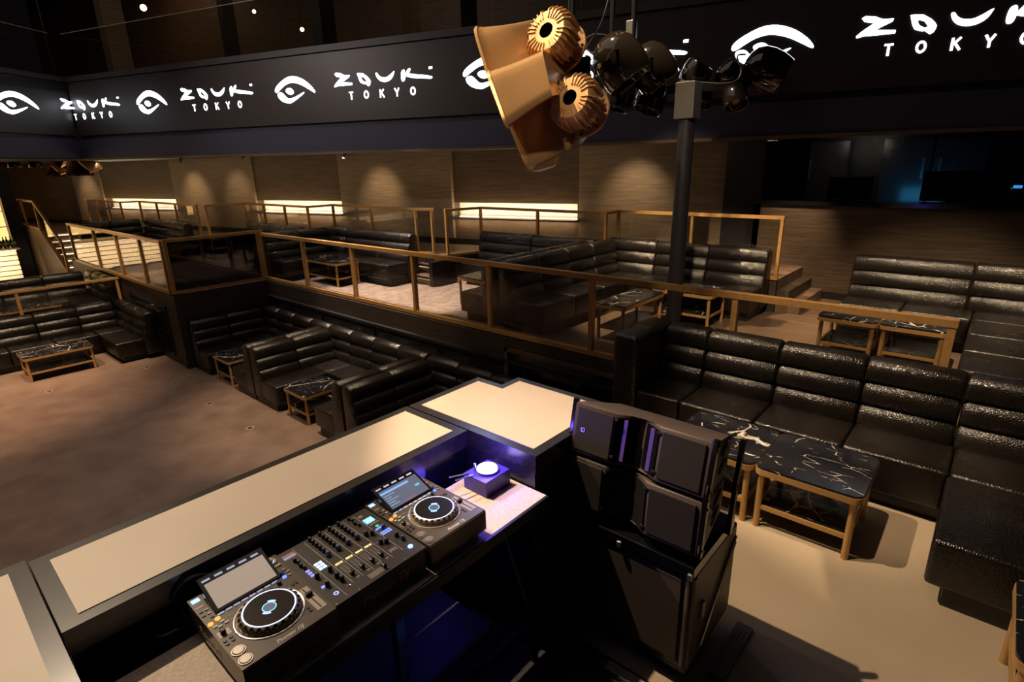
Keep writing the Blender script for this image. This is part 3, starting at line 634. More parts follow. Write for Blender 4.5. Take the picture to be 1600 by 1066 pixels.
# ------------------------------------------------------------------ far left: stair, bar, column
stt = thing('staircase', 'lit staircase with wooden side at the far left', 'staircase', (4.3, 21, ZT))
nst = 9
for k in range(nst):
    z1 = ZT+(ZW-ZT)*(k+1)/nst; y = 19.95+k*.345
    mk('step', B((3.66, y, ZT), (5.3, y+.345, z1)), pm('stair_stone', (.38, .28, .19), .5), stt)
    mk('led_strip', B((3.7, y-.012, z1-.05), (5.25, y-.002, z1-.035)), emi('stair_led', (1, .75, .45), 5), stt)
side = bmesh.new()
pts = [(19.7, ZT), (31, ZT), (31, ZW+.14), (22.95, ZW+.14), (19.9, ZT+.30), (19.7, ZT+.30)]
loft(side, [[Vector((3.55, y, z)) for y, z in pts], [Vector((3.65, y, z)) for y, z in pts]]); mk('side_panel', side, WOODP, stt)
sr = thing('stair_railing', 'sloping bronze railing of the staircase at the far left', 'railing', (3.6, 21, ZT))
bm = bmesh.new(); A_, B_, C_ = Vector((3.6, 27.5, -.74)), Vector((3.6, 22.9, -.74)), Vector((3.6, 20.45, -1.86)); beam(bm, A_, B_, .07, .06); beam(bm, B_, C_, .07, .06); mk('handrail', bm, BRZ, sr)
bm = bmesh.new(); beam(bm, A_-Vector((0, 0, .84)), B_-Vector((0, 0, .84)), .1, .05); beam(bm, B_-Vector((0, 0, .84)), C_-Vector((0, 0, .84)), .1, .05); mk('base_rail', bm, BRZ, sr)
for p in (A_, Vector((3.6, 25, -.74)), B_, C_): mk('post', B((3.57, p.y-.03, p.z-.84), (3.63, p.y+.03, p.z)), BRZ, sr)
mk('glass_panel', loft(bmesh.new(), [[Vector((3.598+dx, y, z)) for y, z in ((22.9, -.8), (20.45, -1.9), (20.45, -2.65), (22.9, -1.55))] for dx in (0, .008)]), GLA, sr)
bar = thing('bar_counter', 'bar counter with glowing ribbed front at the far left', 'bar', (1, 24.2, ZT))
mk('counter_top', B((-7, 23.8, -2.23), (3.1, 24.7, -2.17), .01), pm('bar_top', (.4, .3, .2), .3), bar)
for k in range(6):
    z = -3.2+k*.16
    mk('rib', B((-7, 23.95, z), (3.0, 24.05, z+.13), .02), pm('bar_rib', (.7, .58, .42), .5, emit=(1, .72, .42), estr=.55), bar)
mk('body', B((-7, 24.05, ZT), (3.0, 24.6, -2.23)), BLK, bar)
mk('led_strip', B((-7, 23.86, -2.245), (3.0, 23.9, -2.235)), STRIP, bar)
area('bar_front_light', (0, 23.4, -2.6), (0, 24, -2.8), 60, 6, .3, (1, .72, .42))
bs = thing('back_bar', 'tall yellow lit bottle display behind the bar at the left frame edge', 'shelf', (1, 26, ZT))
mk('lit_panel', B((-7, 26.2, -2.1), (3.25, 26.25, -.2)), emi('yellow_panel', (1, .58, .2), 1.6), bs)
for z in (-1.62, -1.1, -.6): mk('shelf', B((-7, 25.9, z-.02), (3.25, 26.2, z)), pm('bar_top', (.4, .3, .2), .3), bs)
mk('cabinet_base', B((-7, 25.8, ZT), (3.25, 26.25, -2.1)), BLK, bs)
tag(mk('column', B((3.12, 25.0, ZT), (3.5, 25.5, .5)), BLK), 'black square column between the bar display and the stair', 'column')
for k in range(6):
    x = 2.62+k*.09; y = 24.3+(k % 2)*.08
    t = thing('bottle', ('leftmost', 'second', 'third', 'fourth', 'fifth', 'rightmost')[k]+' green glass bottle of the row on the bar top', 'bottle', (x, y, -2.17), group='green bottles on the bar', world=False)
    mk('body', lathe(bmesh.new(), [(.036, 0), (.04, .02), (.04, .2), (.015, .27), (.014, .32)], 14, None, True, True), pm('green_glass', (.03, .22, .06), .1), t, smooth=True)
    mk('label', lathe(bmesh.new(), [(.0405, .06), (.0405, .15)], 14), pm('paper', (.7, .7, .6), .6), t); mk('cap', lathe(bmesh.new(), [(.016, .3), (.016, .335)], 10, None, False, True), BLK, t)
# ------------------------------------------------------------------ DJ booth
ZC, ZB = -1.38, -1.57
def worktop(name, label, poly, m_=.055, thick=.10):
    """cream panel let into a dark frame; poly counter-clockwise rectangle list"""
    t = thing(name, label, 'counter', (poly[0][0], poly[0][1], ZS))
    cx = sum(p[0] for p in poly)/len(poly); cy = sum(p[1] for p in poly)/len(poly)
    mk('frame', prism(bmesh.new(), poly, ZC-thick, ZC-.002), FRM, t)
    n = len(poly); inn = []
    for i in range(n):
        p0, p1, p2 = Vector(poly[i-1]), Vector(poly[i]), Vector(poly[(i+1) % n]); a, b = (p1-p0).normalized(), (p2-p1).normalized()
        inn.append(tuple(p1+Vector((-a.y, a.x))*m_+Vector((-b.y, b.x))*m_))
    mk('cream_panel', prism(bmesh.new(), inn, ZC-.003, ZC+.001), CRM, t)
    return t
c1 = worktop('booth_counter', 'long cream topped counter along the front of the dj booth', [(.095, 2.015), (1.895, 2.015), (1.895, 2.535), (.095, 2.535)])
mk('front_panel', B((.1, 2.45, ZD), (1.88, 2.52, ZC-.1)), WOODD, c1); mk('inner_face', B((.1, 2.03, ZS), (1.88, 2.06, ZC-.1)), BLKG, c1)
c2 = worktop('booth_counter', 'cream topped side counter of the dj booth cut by the left frame edge', [(-.9, 1.0), (.088, 1.0), (.088, 2.56), (-.9, 2.56)])
mk('front_panel', B((-.88, 2.46, ZD), (.07, 2.53, ZC-.1)), WOODD, c2); mk('inner_face', B((.05, 1.02, ZS), (.08, 2.5, ZC-.1)), BLKG, c2)
c3 = worktop('booth_counter', 'stepped cream topped counter right of the dj booth behind the speakers', [(1.905, 1.54), (2.68, 1.54), (2.68, 2.31), (2.51, 2.31), (2.51, 2.53), (1.905, 2.53)])
mk('front_panel', B((1.93, 2.42, ZD), (2.5, 2.5, ZC-.1)), WOODD, c3); mk('inner_face', B((1.91, 1.55, ZS), (1.94, 2.5, ZC-.1)), pm('satin_black_panel', (.02, .02, .022), .28), c3)
mk('end_panel', B((1.94, 1.55, ZS), (2.14, 1.57, ZC-.1)), BLK, c3); mk('end_panel', B((2.12, 1.62, ZS), (2.62, 1.64, ZC-.1)), BLK, c3); mk('rear_panel', B((2.62, 1.62, ZD), (2.66, 2.3, ZC-.1)), WOODD, c3)
sh = thing('booth_shelf', 'speckled beige equipment shelf inside the dj booth', 'shelf', (1, 1.7, ZS))
mk('shelf_board', B((.09, 1.47, ZB-.03), (1.9, 1.905, ZB)), SHF, sh)
bm = bmesh.new(); box(bm, (.09, 1.455, ZB-.06), (1.9, 1.47, ZB)); mk('front_edge', bm, BLK, sh)
for x in (.15, 1.0, 1.84): mk('leg', B((x-.02, 1.50, ZS), (x+.02, 1.54, ZB-.03)), DKM, sh)
mk('lower_board', B((.3, 1.5, -2.12), (1.5, 1.9, -2.09)), pm('blue_grey_board', (.02, .03, .045), .5), sh)
mk('cross_rail', B((.15, 1.5, -2.35), (1.84, 1.53, -2.31)), DKM, sh)
# disc lamp box
lb = thing('disc_lamp', 'small black box lamp with glowing violet white disc on the booth shelf', 'lamp', (1.78, 1.76, ZB))
mk('box', B((1.69, 1.68, ZB), (1.87, 1.84, ZB+.085), .004), pm('violet_light_paint', (.05, .03, .20), .35), lb)  # lamp's violet light is painted into the black box's colour
mk('disc', cyl(bmesh.new(), (1.785, 1.76, ZB+.085), (1.785, 1.76, ZB+.105), .05, n=32), emi('violet_disc', (.45, .35, 1), 14), lb, smooth=True)
mk('rim', lathe(bmesh.new(), [(.05, .0), (.058, .0), (.058, .012), (.05, .012)], 32, Matrix.Translation((1.785, 1.76, ZB+.085))), STL, lb, smooth=True)
mk('switch', cyl(bmesh.new(), (1.75, 1.815, ZB+.085), (1.75, 1.815, ZB+.12), .006), STL, lb)
for dx in (0, .03): mk('clamp_arm', tube(bmesh.new(), [(1.70, 1.78+dx, ZB+.09), (1.60, 1.80+dx*1.5, ZB+.10)], .004), STL, lb)
for nm, lc, pw in (('violet_lamp', (1.785, 1.76, ZB+.18), 6), ('violet_lamp_b', (1.6, 1.96, ZB+.02), 1.0)):
    l = bpy.data.lights.new(nm, 'POINT'); l.energy = pw; l.color = (.13, .07, 1); l.shadow_soft_size = .05
    o = bpy.data.objects.new(nm, l); COL.objects.link(o); o.location = lc
area('blue_under', (1.0, 1.35, -1.9), (1.0, 1.75, -2.1), .25, .7, .15, (.08, .22, 1))
# cables at the back of the shelf and under it
def cable(label, pts, r=.005, mat=BLK, name='cable'): 
    return tag(mk(name, tube(bmesh.new(), pts, r, 6, 6), mat, smooth=True), label, 'cable')
cable('black cable looped out behind the left media player', [(.42, 1.92, -1.53), (.40, 2.0, -1.45), (.47, 1.99, -1.40), (.56, 1.96, -1.44), (.60, 1.90, -1.5)])
cable('coiled black cable in the gap behind the booth shelf', [(.37+.055*math.cos(a*.6), 1.965+.03*math.sin(a*.6), -1.56+.001*a) for a in range(30)])
cable('black cable coil lying on the side counter at the lower left frame edge', [(.045+.03*math.cos(a*.7), 1.70+.03*math.sin(a*.7), ZC+.008+.0012*a) for a in range(28)], .006)
cable('white cable hanging under the booth shelf', [(1.1, 1.45, -2.25), (1.05, 1.40, -2.45), (1.2, 1.36, -2.56), (1.3, 1.42, -2.45), (1.22, 1.46, -2.3)], .006, pm('white_pvc', (.5, .5, .55), .4))
cable('blue grey cable on the dark stage floor below the mixer', [(1.6, 1.35, -2.59), (1.75, 1.2, -2.585), (1.65, 1.05, -2.585), (1.8, .9, -2.59)], .007, DKM)
# ---- media players
KM = pm('knob_rubber', (.02, .02, .022), .35); DECK = pm('deck_black', (.11, .092, .075), .30, .3, noise=.1, nscale=120)
WH = pm('print_white', (.62, .58, .52), .5); SIL = pm('silver_pad', (.55, .50, .45), .25, .8)
def small(name, parent, bm, mat, loc, smooth=False): return mk(name, bm, mat, parent, loc, smooth)
def player(label, x, w_, lit):
    y0, H, D = 1.495, .12, .445
    t = thing('media_player', label, 'dj player', (x, y0, ZB), group='dj media players', world=False)
    body = bmesh.new(); prof = [(0, .022), (0, .075), (.055, .075), (.06, H), (D, H), (D, .022)]
    loft(body, [[Vector((sx, y, z)) for y, z in [(0, .022), (0, H-.006), (.006, H), (D, H), (D, .022)]] for sx in (0, w_)])
    mk('body', body, DECK, t)
    for fx in (.04, w_-.04):
        for fy in (.04, D-.05): mk('foot', cyl(bmesh.new(), (fx, fy, 0), (fx, fy, .024), .02, n=14), KM, t)
    cx, cy = .168, .165
    mk('jog_surround', lathe(bmesh.new(), [(.104, H), (.112, H+.004), (.116, H+.003), (.118, H)], 48, Matrix.Translation((cx, cy, 0))), SIL, t, smooth=True)
    ring = bmesh.new(); n = 96; rs = []
    for r0, z in ((.1035, H), (.1035, H+.010), (.096, H+.020), (.088, H+.0225)):
        rs.append([Vector((cx+(r0-(.004*max(0, math.cos(a*24*math.pi/n*2)) if z in (H+.010, H+.020) else 0))*math.cos(2*math.pi*a/n), cy+(r0-(.004*max(0, math.cos(a*24*math.pi/n*2)) if z in (H+.010, H+.020) else 0))*math.sin(2*math.pi*a/n), z)) for a in range(n)])
    loft(ring, rs, False, False); j = mk('jog_wheel', ring, pm('jog_ring', (.32, .25, .18), .3, .5), t, smooth=True)
    for k in range(24):
        a = 2*math.pi*k/24; q = mk('dimple', lathe(bmesh.new(), [(.0005, .0), (.0055, .0004), (.007, .0022)], 10, axisM((cx+.0965*math.cos(a), cy+.0965*math.sin(a), H+.0185), (math.cos(a)*.7, math.sin(a)*.7, .8))), KM, t, smooth=True) if k % 1 == 0 else None
    mk('light_ring', lathe(bmesh.new(), [(.0825, H+.0228), (.0875, H+.0230)], 64, Matrix.Translation((cx, cy, 0))), emi('jog_led', (.55, .68, 1), 2.4), t)
    mk('jog_plate', lathe(bmesh.new(), [(.0003, H+.0235), (.030, H+.0235), (.0825, H+.0235)], 64, Matrix.Translation((cx, cy, 0))), pm('jog_plate', (.03, .025, .022), .25, .8), t)
    mk('jog_display', lathe(bmesh.new(), [(.0003, H+.0242), (.021, H+.0242)], 40, Matrix.Translation((cx, cy, 0))), emi('jog_disp', (.10, .13, .2), .8), t)
    mk('display_ring', lathe(bmesh.new(), [(.021, H+.0245), (.0235, H+.0245)], 40, Matrix.Translation((cx, cy, 0))), emi('jog_cyan', (.15, .6, 1), 3), t)
    arc = bmesh.new()
    for a0 in (20, 200):
        P1 = [Vector((cx+r*math.cos(R(a0+s)), cy+r*math.sin(R(a0+s)), H+.0243)) for r, rg in ((.025, range(0, 55, 9)), (.033, range(54, -1, -9))) for s in rg]
        arc.faces.new([arc.verts.new(p) for p in P1])
    mk('position_marker', arc, emi('jog_violet', (.35, .4, 1), 2.2), t)
    # screen unit
    a = R(21); M = Matrix.Translation((.042, .302, H+.004)) @ Matrix.Rotation(a, 4, 'X'); sw, sd = .238, .158
    mk('screen_housing', box(bmesh.new(), (0, 0, -.014), (sw, sd, .0), .002, 2, M), BLKG, t)
    mk('display', box(bmesh.new(), (.014, .012, .0), (sw-.012, sd-.034, .0008), 0, 1, M), pm('display_reflection_paint', (.72, .63, .54), .35, emit=(.5, .45, .42), estr=.25) if lit == 0 else emi('display_slate', (.07, .08, .12), 1.6), t)  # left display: reflected light is painted in as a pale colour
    if lit:
        mk('display_header', box(bmesh.new(), (.014, sd-.058, .0009), (sw*.72, sd-.046, .0012), 0, 1, M), emi('disp_header', (.15, .33, .6), 1.5), t)
        for r_ in range(5): mk('display_row', box(bmesh.new(), (.02, .03+r_*.014, .0009), (.02+.03+.05*random.random(), .033+r_*.014, .0012), 0, 1, M), emi('disp_row', (.3, .5, .7), 1.0), t)
        mk('display_cover', box(bmesh.new(), (sw-.055, .06, .0009), (sw-.03, .072, .0012), 0, 1, M), emi('disp_cyan', (.1, .5, .6), 1.2), t)
        mk('display_wave', box(bmesh.new(), (.09, .018, .0009), (.15, .020, .0012), 0, 1, M), emi('disp_red', (.8, .1, .1), 1.0), t)
    for k in range(5): mk('source_button', box(bmesh.new(), (.012+k*.044, sd-.024, 0), (.040+k*.044, sd-.016, .0016), 0, 1, M), pm('btn_pale', (.5, .48, .5), .3, emit=(.4, .5, .9), estr=.5), t)
    mk('screen_neck', B((.05, .37, H), (.27, .43, H+.014)), BLK, t)
    for k in range(8): mk('hot_cue_button', B((.045+k*.0275, .288, H), (.066+k*.0275, .297, H+.003)), pm('hotcue', (.4, .42, .5), .4, emit=(.3, .4, .8), estr=.25), t)
    # left column
    mk('usb_light', B((.008, .413, H), (.034, .433, H+.002)), emi('usb_blue', (.25, .5, 1), 2.5), t)
    mk('sd_slot', B((.006, .375, H), (.032, .385, H+.001)), pm('slot_tan', (.4, .27, .17), .4), t)
    for q, (bx, by) in enumerate(((.012, .350), (.03, .350), (.012, .325), (.03, .325), (.03, .300))): mk('key', B((bx-.006, by-.003, H), (bx+.006, by+.003, H+.003)), WH if q % 2 else KM, t)
    for bx, by in ((.012, .268), (.038, .276)): mk('loop_button', cyl(bmesh.new(), (bx, by, H), (bx, by, H+.004), .009, n=20), emi('orange_led', (1, .36, .05), 1.5), t, smooth=True)
    for bx, by in ((.018, .246), (.044, .254), (.03, .235), (.052, .238)): mk('key', B((bx-.007, by-.004, H), (bx+.007, by+.004, H+.003)), pm('key_white', (.6, .58, .6), .4), t)
    mk('direction_lever', B((.016, .190, H), (.032, .206, H+.016), .003), KM, t); mk('lever_plate', B((.008, .180, H), (.046, .214, H+.001)), pm('lever_plate', (.30, .25, .22), .3, .4), t)
    for bx, by in ((.014, .160), (.034, .164), (.014, .142), (.034, .146)): mk('search_button', cyl(bmesh.new(), (bx, by, H), (bx, by, H+.003), .0065, n=14), KM, t)
    for by, nm in ((.088, 'cue_button'), (.038, 'play_button')):
        mk(nm, lathe(bmesh.new(), [(.0003, H+.005), (.016, H+.005), (.0175, H+.003), (.0175, H)], 32, Matrix.Translation((.026, by, 0))), SIL, t, smooth=True)
        mk('button_ring', lathe(bmesh.new(), [(.0185, H+.0005), (.0185, H+.003), (.022, H+.003), (.022, H+.0005)], 32, Matrix.Translation((.026, by, 0))), pm('ring_gold', (.45, .38, .30), .3, .8), t, smooth=True)
    # right column
    sx = w_-.035
    mk('selector_knob', lathe(bmesh.new(), [(.0003, H+.018), (.010, H+.018), (.012, H)], 20, Matrix.Translation((sx-.002, .408, 0))), SIL, t, smooth=True)
    mk('selector_ring', lathe(bmesh.new(), [(.013, H), (.013, H+.006), (.022, H+.006), (.024, H)], 28, Matrix.Translation((sx-.002, .408, 0))), SIL, t, smooth=True)
    mk('selector_light', lathe(bmesh.new(), [(.0122, H+.006), (.0135, H+.006)], 28, Matrix.Translation((sx-.002, .408, 0))), emi('sel_blue', (.3, .6, 1), 5), t)
    mk('back_button', B((sx-.018, .365, H), (sx+.0, .378, H+.004)), SIL, t); mk('back_button', B((sx+.002, .365, H), (sx+.02, .378, H+.004)), SIL, t)
    mk('jog_mode_knob', cyl(bmesh.new(), (sx-.005, .310, H), (sx-.005, .310, H+.014), .007, n=16), pm('blue_knob', (.02, .03, .12), .3), t, smooth=True)
    mk('blue_key', cyl(bmesh.new(), (sx-.005, .292, H), (sx-.005, .292, H+.003), .008, n=16), emi('key_blue', (.08, .16, 1), 3), t)
    for k in range(3): mk('key', B((sx+.008+(k == 1)*.006, .33-k*.022, H), (sx+.020+(k == 1)*.006, .338-k*.022, H+.003)), pm('ring_gold', (.45, .38, .30), .3, .8), t)
    mk('vinyl_knob', cyl(bmesh.new(), (sx-.035, .275, H), (sx-.035, .275, H+.012), .008, n=16), KM, t, smooth=True)
    for k in range(2): mk('tempo_key', B((sx-.01+k*.014, .225, H), (sx-.001+k*.014, .238, H+.003)), KM, t)
    mk('tempo_slot', B((sx-.012, .045, H), (sx+.024, .185, H+.001)), pm('slot_plate', (.42, .35, .28), .35, .4), t)
    mk('tempo_track', B((sx+.002, .05, H+.001), (sx+.007, .18, H+.0015)), BLK, t)
    mk('tempo_fader', B((sx-.008, .128, H+.001), (sx+.018, .142, H+.014), .002), KM, t)
    for k in range(2): mk('tempo_key', B((sx-.034, .06+k*.018, H), (sx-.024, .07+k*.018, H+.003)), KM, t)
    text('brand_lettering', 'Pioneer DJ', .021, Matrix.Translation((.120, .018, H+.0006)), WH, t, shear=.25, bold=.0003)
    text('side_lettering', 'Pioneer DJ', .040, Matrix.Translation((-.0006, .36, .045)) @ Matrix.Rotation(R(-90), 4, 'Z') @ Matrix.Rotation(R(90), 4, 'X'), pm('side_print', (.45, .37, .29), .5), t, shear=.25)
    for k in range(2):
        y = .262-k*.022; mk('print_line', B((.055, y, H), (.085, y+.0014, H+.0005)), WH, t)
    return t
player('dj media player left of the mixer with a screen painted pale with reflected light', .424, .326, 0)
player('dj media player right of the mixer with a dark track list screen', 1.172, .322, 1)
# ---- mixer
def mixer():
    x, y0, H, D, W_ = .753, 1.512, .112, .425, .416
    t = thing('dj_mixer', 'black four channel dj mixer with many knobs between the two players', 'dj mixer', (x, y0, ZB), world=False)
    mk('body', loft(bmesh.new(), [[Vector((sx, y, z)) for y, z in [(0, .02), (0, H-.005), (.005, H), (D, H), (D, .02)]] for sx in (0, W_)]), pm('mixer_black', (.055, .047, .041), .38, .2), t)
    for fx in (.04, W_-.04):
        for fy in (.04, D-.05): mk('foot', cyl(bmesh.new(), (fx, fy, 0), (fx, fy, .022), .02, n=14), KM, t)
    def knob(x_, y_, r=.0075, h=.017, mat=None, nm='knob'):
        k = mk(nm, lathe(bmesh.new(), [(.0003, h), (r*.8, h), (r, h*.75), (r*1.12, 0)], 14), mat or KM, t, (x_, y_, H), smooth=True)
        mk('pointer', B((-.0009, 0, h), (.0009, r*.8, h+.0006)), WH, k)
    ch = (.134, .180, .225, .268)
    for i, cx in enumerate(ch):
        for k in range(6):
            knob(cx, .405-k*.0265-(.006 if k == 5 else 0), .0075 if k < 5 else .010, .017 if k < 5 else .02, None if k < 5 else pm('filter_knob', (.14, .08, .06) if i else (.05, .08, .16), .35))
        mk('cue_light', B((cx-.014, .188, H), (cx+.004, .197, H+.002)), emi('cue_yellow', (1, .68, .28), 1.3), t)
        mk('cue_light', B((cx+.007, .188, H), (cx+.016, .197, H+.002)), emi('cue_yellow', (1, .68, .28), 1.3), t)
        mk('fader_plate', B((cx-.013, .085, H), (cx+.013, .172, H+.0008)), pm('fader_plate', (.16, .145, .13), .35, .3), t)
        mk('fader_slot', B((cx-.001, .088, H+.0008), (cx+.001, .170, H+.0014)), BLK, t)
        mk('fader_cap', B((cx-.008, .094, H), (cx+.008, .112, H+.016), .002), KM, t)
        for q in range(3): mk('curve_print', B((cx+.002+q*.005, .068, H), (cx+.0035+q*.005, .078, H+.0006)), WH, t)
    for lx in (.060, .112, .157, .203, .247, .292, .345): mk('print_line', B((lx-.0008, .060 if lx > .07 else .02, H), (lx+.0008, .41, H+.0005)), WH, t)
    mk('print_line', B((.112, .180, H), (.345, .1812, H+.0005)), WH, t)
    mk('cross_fader_plate', B((.165, .022, H), (.245, .050, H+.0008)), pm('xf_plate', (.35, .31, .27), .35, .4), t)
    for q in range(9): mk('cross_fader_tick', B((.170+q*.008, .025, H+.0008), (.1715+q*.008, .047, H+.0013)), BLK, t)
    mk('cross_fader', B((.228, .028, H), (.242, .055, H+.018), .002), KM, t)
    # left effects column
    mk('slot_plate', B((.006, .365, H), (.055, .40, H+.0008)), pm('slot_tan', (.4, .27, .17), .4), t)
    mk('blue_line', B((.006, .375, H+.0008), (.055, .379, H+.0014)), emi('line_blue', (.12, .2, 1), 2.5), t)
    for k in range(4): knob(.030+.004*(k % 2), .335-k*.023, .0065, .015)
    for r_ in range(3):
        for c_ in range(2): mk('fx_pad', B((.066+c_*.017, .212+r_*.018, H), (.080+c_*.017, .224+r_*.018, H+.003)), emi('pad_white', (.62, .76, 1), 1.5), t)
    for k in range(3): mk('fx_button', B((.026, .210-k*.018+.03, H), (.040, .220-k*.018+.03, H+.003)), emi('pad_violet', (.3, .3, .9), 1.4), t)
    mk('fx_button', B((.020, .118, H), (.033, .129, H+.003)), emi('pad_violet', (.3, .3, .9), 1.4), t)
    for p in ((.038, .185), (.040, .118), (.090, .182), (.088, .130), (.090, .100)): knob(p[0], p[1], .0085, .022)
    mk('fx_on_ring', lathe(bmesh.new(), [(.005, H+.001), (.0085, H+.002), (.010, H+.001)], 20, Matrix.Translation((.040, .060, 0))), emi('ring_violet', (.4, .45, 1), 1.6), t)
    mk('headphone_jack', lathe(bmesh.new(), [(.004, H+.001), (.0065, H+.002), (.0075, H+.001)], 16, Matrix.Translation((.092, .058, 0))), SIL, t)
    # right effects column
    for k in range(4): knob(.318+.006*(k % 2), .405-k*.024, .0065, .013)
    mk('mic_plate', B((.352, .375, H), (.372, .392, H+.0008)), pm('slot_tan', (.4, .27, .17), .4), t)
    mk('lcd', B((.352, .315, H), (.392, .350, H+.003)), emi('lcd_blue', (.12, .45, 1), 3.2), t)
    for q in range(4): mk('lcd_mark', B((.356+q*.009, .322+.006*(q % 2), H+.003), (.361+q*.009, .330+.008*(q % 2), H+.0034)), emi('lcd_white', (.7, .9, 1), 4), t)
    mk('fx_strip', B((.352, .295, H), (.398, .303, H+.001)), pm('slot_tan', (.4, .27, .17), .4), t)
    mk('tap_ring', lathe(bmesh.new(), [(.004, H+.002), (.007, H+.002)], 16, Matrix.Translation((.372, .272, 0))), emi('tap_green', (.1, 1, .45), 1.6), t)
    for q in range(3): mk('beat_pad', B((.352+q*.014, .248+q*.002, H), (.362+q*.014, .256+q*.002, H+.003)), emi('pad_blue', (.10, .18, 1), 3), t)
    for r_ in range(2):
        for q in range(4): mk('beat_key', B((.350+q*.0125, .200+r_*.014, H), (.359+q*.0125, .208+r_*.014, H+.003)), emi('key_dim_blue', (.18, .25, .9), 1.8), t)
    for p, mt in (((.378, .235), MATS['blue_knob']), ((.382, .150), None), ((.385, .112), MATS['blue_knob']), ((.312, .165), None), ((.330, .150), None), ((.305, .255), None), ((.325, .24), None)): knob(p[0], p[1], .0085, .02, mt)
    mk('fx_on_button', cyl(bmesh.new(), (.376, .055, H), (.376, .055, H+.004), .0105, n=20), emi('fx_on', (.16, .28, 1), 4.5), t, smooth=True)
    for q in range(5): mk('channel_print', B((.305+q*.007, .085+(q % 2)*.006, H), (.3075+q*.007, .105, H+.0006)), WH, t)
    for sx in (.012, .105, .315, .404):
        for sy in (.012,): mk('screw', cyl(bmesh.new(), (sx, sy, H), (sx, sy, H+.001), .003, n=10), STL, t)
    text('front_lettering', 'Pioneer DJ', .048, Matrix.Translation((.105, -.0008, .045)) @ Matrix.Rotation(R(90), 4, 'X'), pm('front_print', (.5, .42, .34), .4), t, shear=.25)
    return t
mixer()
# ------------------------------------------------------------------ speaker stack
def spk_logo(parent, M, s, pale):
    mt = pm('logo_silver', (.55, .50, .42), .3, .6) if pale else pm('logo_tan', (.30, .22, .14), .4, .4)
    bm = bmesh.new(); t_ = s*.13
    for a, b in (((0, 0), (s, t_)), ((0, s-t_), (s, s)), ((0, 0), (t_, s)), ((s-t_, 0), (s, s))): box(bm, (a[0], a[1], 0), (b[0], b[1], .0015), 0, 1, M)
    vs = [bm.verts.new(M @ Vector(p)) for p in ((t_*.9, t_*.9, .0016), (s*.55, t_*.9, .0016), (t_*.9, s*.55, .0016))]; bm.faces.new(vs)
    mk('emblem', bm, mt, parent)
def line_array(label, X, Y0, Y1, zt, H, tilt, violet):
    """front faces -X and leans back; the front has a V recess in the middle"""
    t = thing('speaker_cabinet', label, 'speaker', (X, (Y0+Y1)/2, zt-H), group='line array cabinets in the stack')
    M = Matrix.Translation((X, Y1, zt)) @ Matrix.Rotation(R(tilt), 4, 'Y')   # local: x back, y from right end to left end (-Y..), z up
    W_ = Y1-Y0; D = .43; wd = math.tan(R(7.5))
    plan = [(0, 0), (0, -.245), (.045, -.30), (.085, -.362), (.045, -.43), (0, -.485), (0, -W_), (.10, -W_), (D, -W_+.05), (D, -.03), (.10, 0)]
    plan = [(a, b) for a, b in plan]
    bm = bmesh.new()
    lo = [M @ Vector((a, b, -H+a*wd*.5)) for a, b in plan]; hi = [M @ Vector((a, b, -a*wd)) for a, b in plan]; loft(bm, [lo, hi]); bm.faces.ensure_lookup_table(); bmesh.ops.bevel(bm, geom=list({e for f in bm.faces if len(f.verts) > 4 for e in f.edges}), offset=.011, segments=2, affect='EDGES', profile=.5); mk('cabinet', bm, SPK, t, smooth=True)
    for a, b in ((-.02, -.235), (-.50, -W_+.02)): mk('grille', box(bmesh.new(), (-.008, min(a, b), -H+.022), (.0, max(a, b), -.02), .004, 2, M), GRL, t)
    for s_ in (-1, 1):
        c = -.363; f0, f1 = c+s_*.118, c+s_*.02
        g = bmesh.new(); P_ = [M @ Vector(q) for q in ((-.004, f0, -.022), (.068, f1, -.022), (.068, f1, -H+.022), (-.004, f0, -H+.022))]; Q_ = [M @ Vector(q) for q in ((.004, f0, -.022), (.076, f1, -.022), (.076, f1, -H+.022), (.004, f0, -H+.022))]
        loft(g, [P_, Q_]); mk('horn_flare', g, BLKG if violet else BLK, t)
        if violet: mk('violet_reflection', box(bmesh.new(), (.022, min(f0+s_*-.03, f0+s_*-.055), -H+.03), (.030, max(f0+s_*-.03, f0+s_*-.055), -.03), 0, 1, M), pm('violet_reflection_paint', (.16, .09, .5), .3), t)  # strips coloured violet to imitate the disc lamp's reflection in the recess
        for zz in (-.035, -H+.045): mk('bracket', box(bmesh.new(), (-.004, f0-.012, zz-.008), (.02, f0+.012, zz+.008), .003, 2, M), KM, t)
    spk_logo(t, M @ Matrix.Translation((-.009, -.055, -.15)) @ Matrix(((0, 0, -1, 0), (-1, 0, 0, 0), (0, 1, 0, 0), (0, 0, 0, 1))), .022, violet)
    for yy in (.012, -W_-.012):
        mk('rigging_plate', box(bmesh.new(), (.0, yy-.012, -H-.0), (.03, yy+.012, .012), .003, 2, M), BLKG, t)
        if yy < 0: mk('rear_rigging', box(bmesh.new(), (.40, yy-.012, -H-.06), (.435, yy+.012, -.055), .003, 2, M), BLKG, t)
        for zz in (-.03, -H+.04): mk('pin', cyl(bmesh.new(), M @ Vector((.012, yy-.02, zz)), M @ Vector((.012, yy+.02, zz)), .006, n=10), STL, t)
        mk('hook', tube(bmesh.new(), [M @ Vector(q) for q in ((.0, yy, -H+.07), (-.006, yy, -H+.04), (.004, yy, -H+.025), (.014, yy, -H+.035))], .003, 6, 4), STL, t)
    for zz in (-.10, -.19): mk('side_pocket', loft(bmesh.new(), [[M @ Vector(q) for q in ((.16, -W_+.004, zz), (.30, -W_+.025, zz), (.30, -W_+.025, zz+.05))], [M @ Vector(q) for q in ((.16, -W_-.004, zz), (.30, -W_+.017, zz), (.30, -W_+.017, zz+.05))]]), BLK, t)
    return t
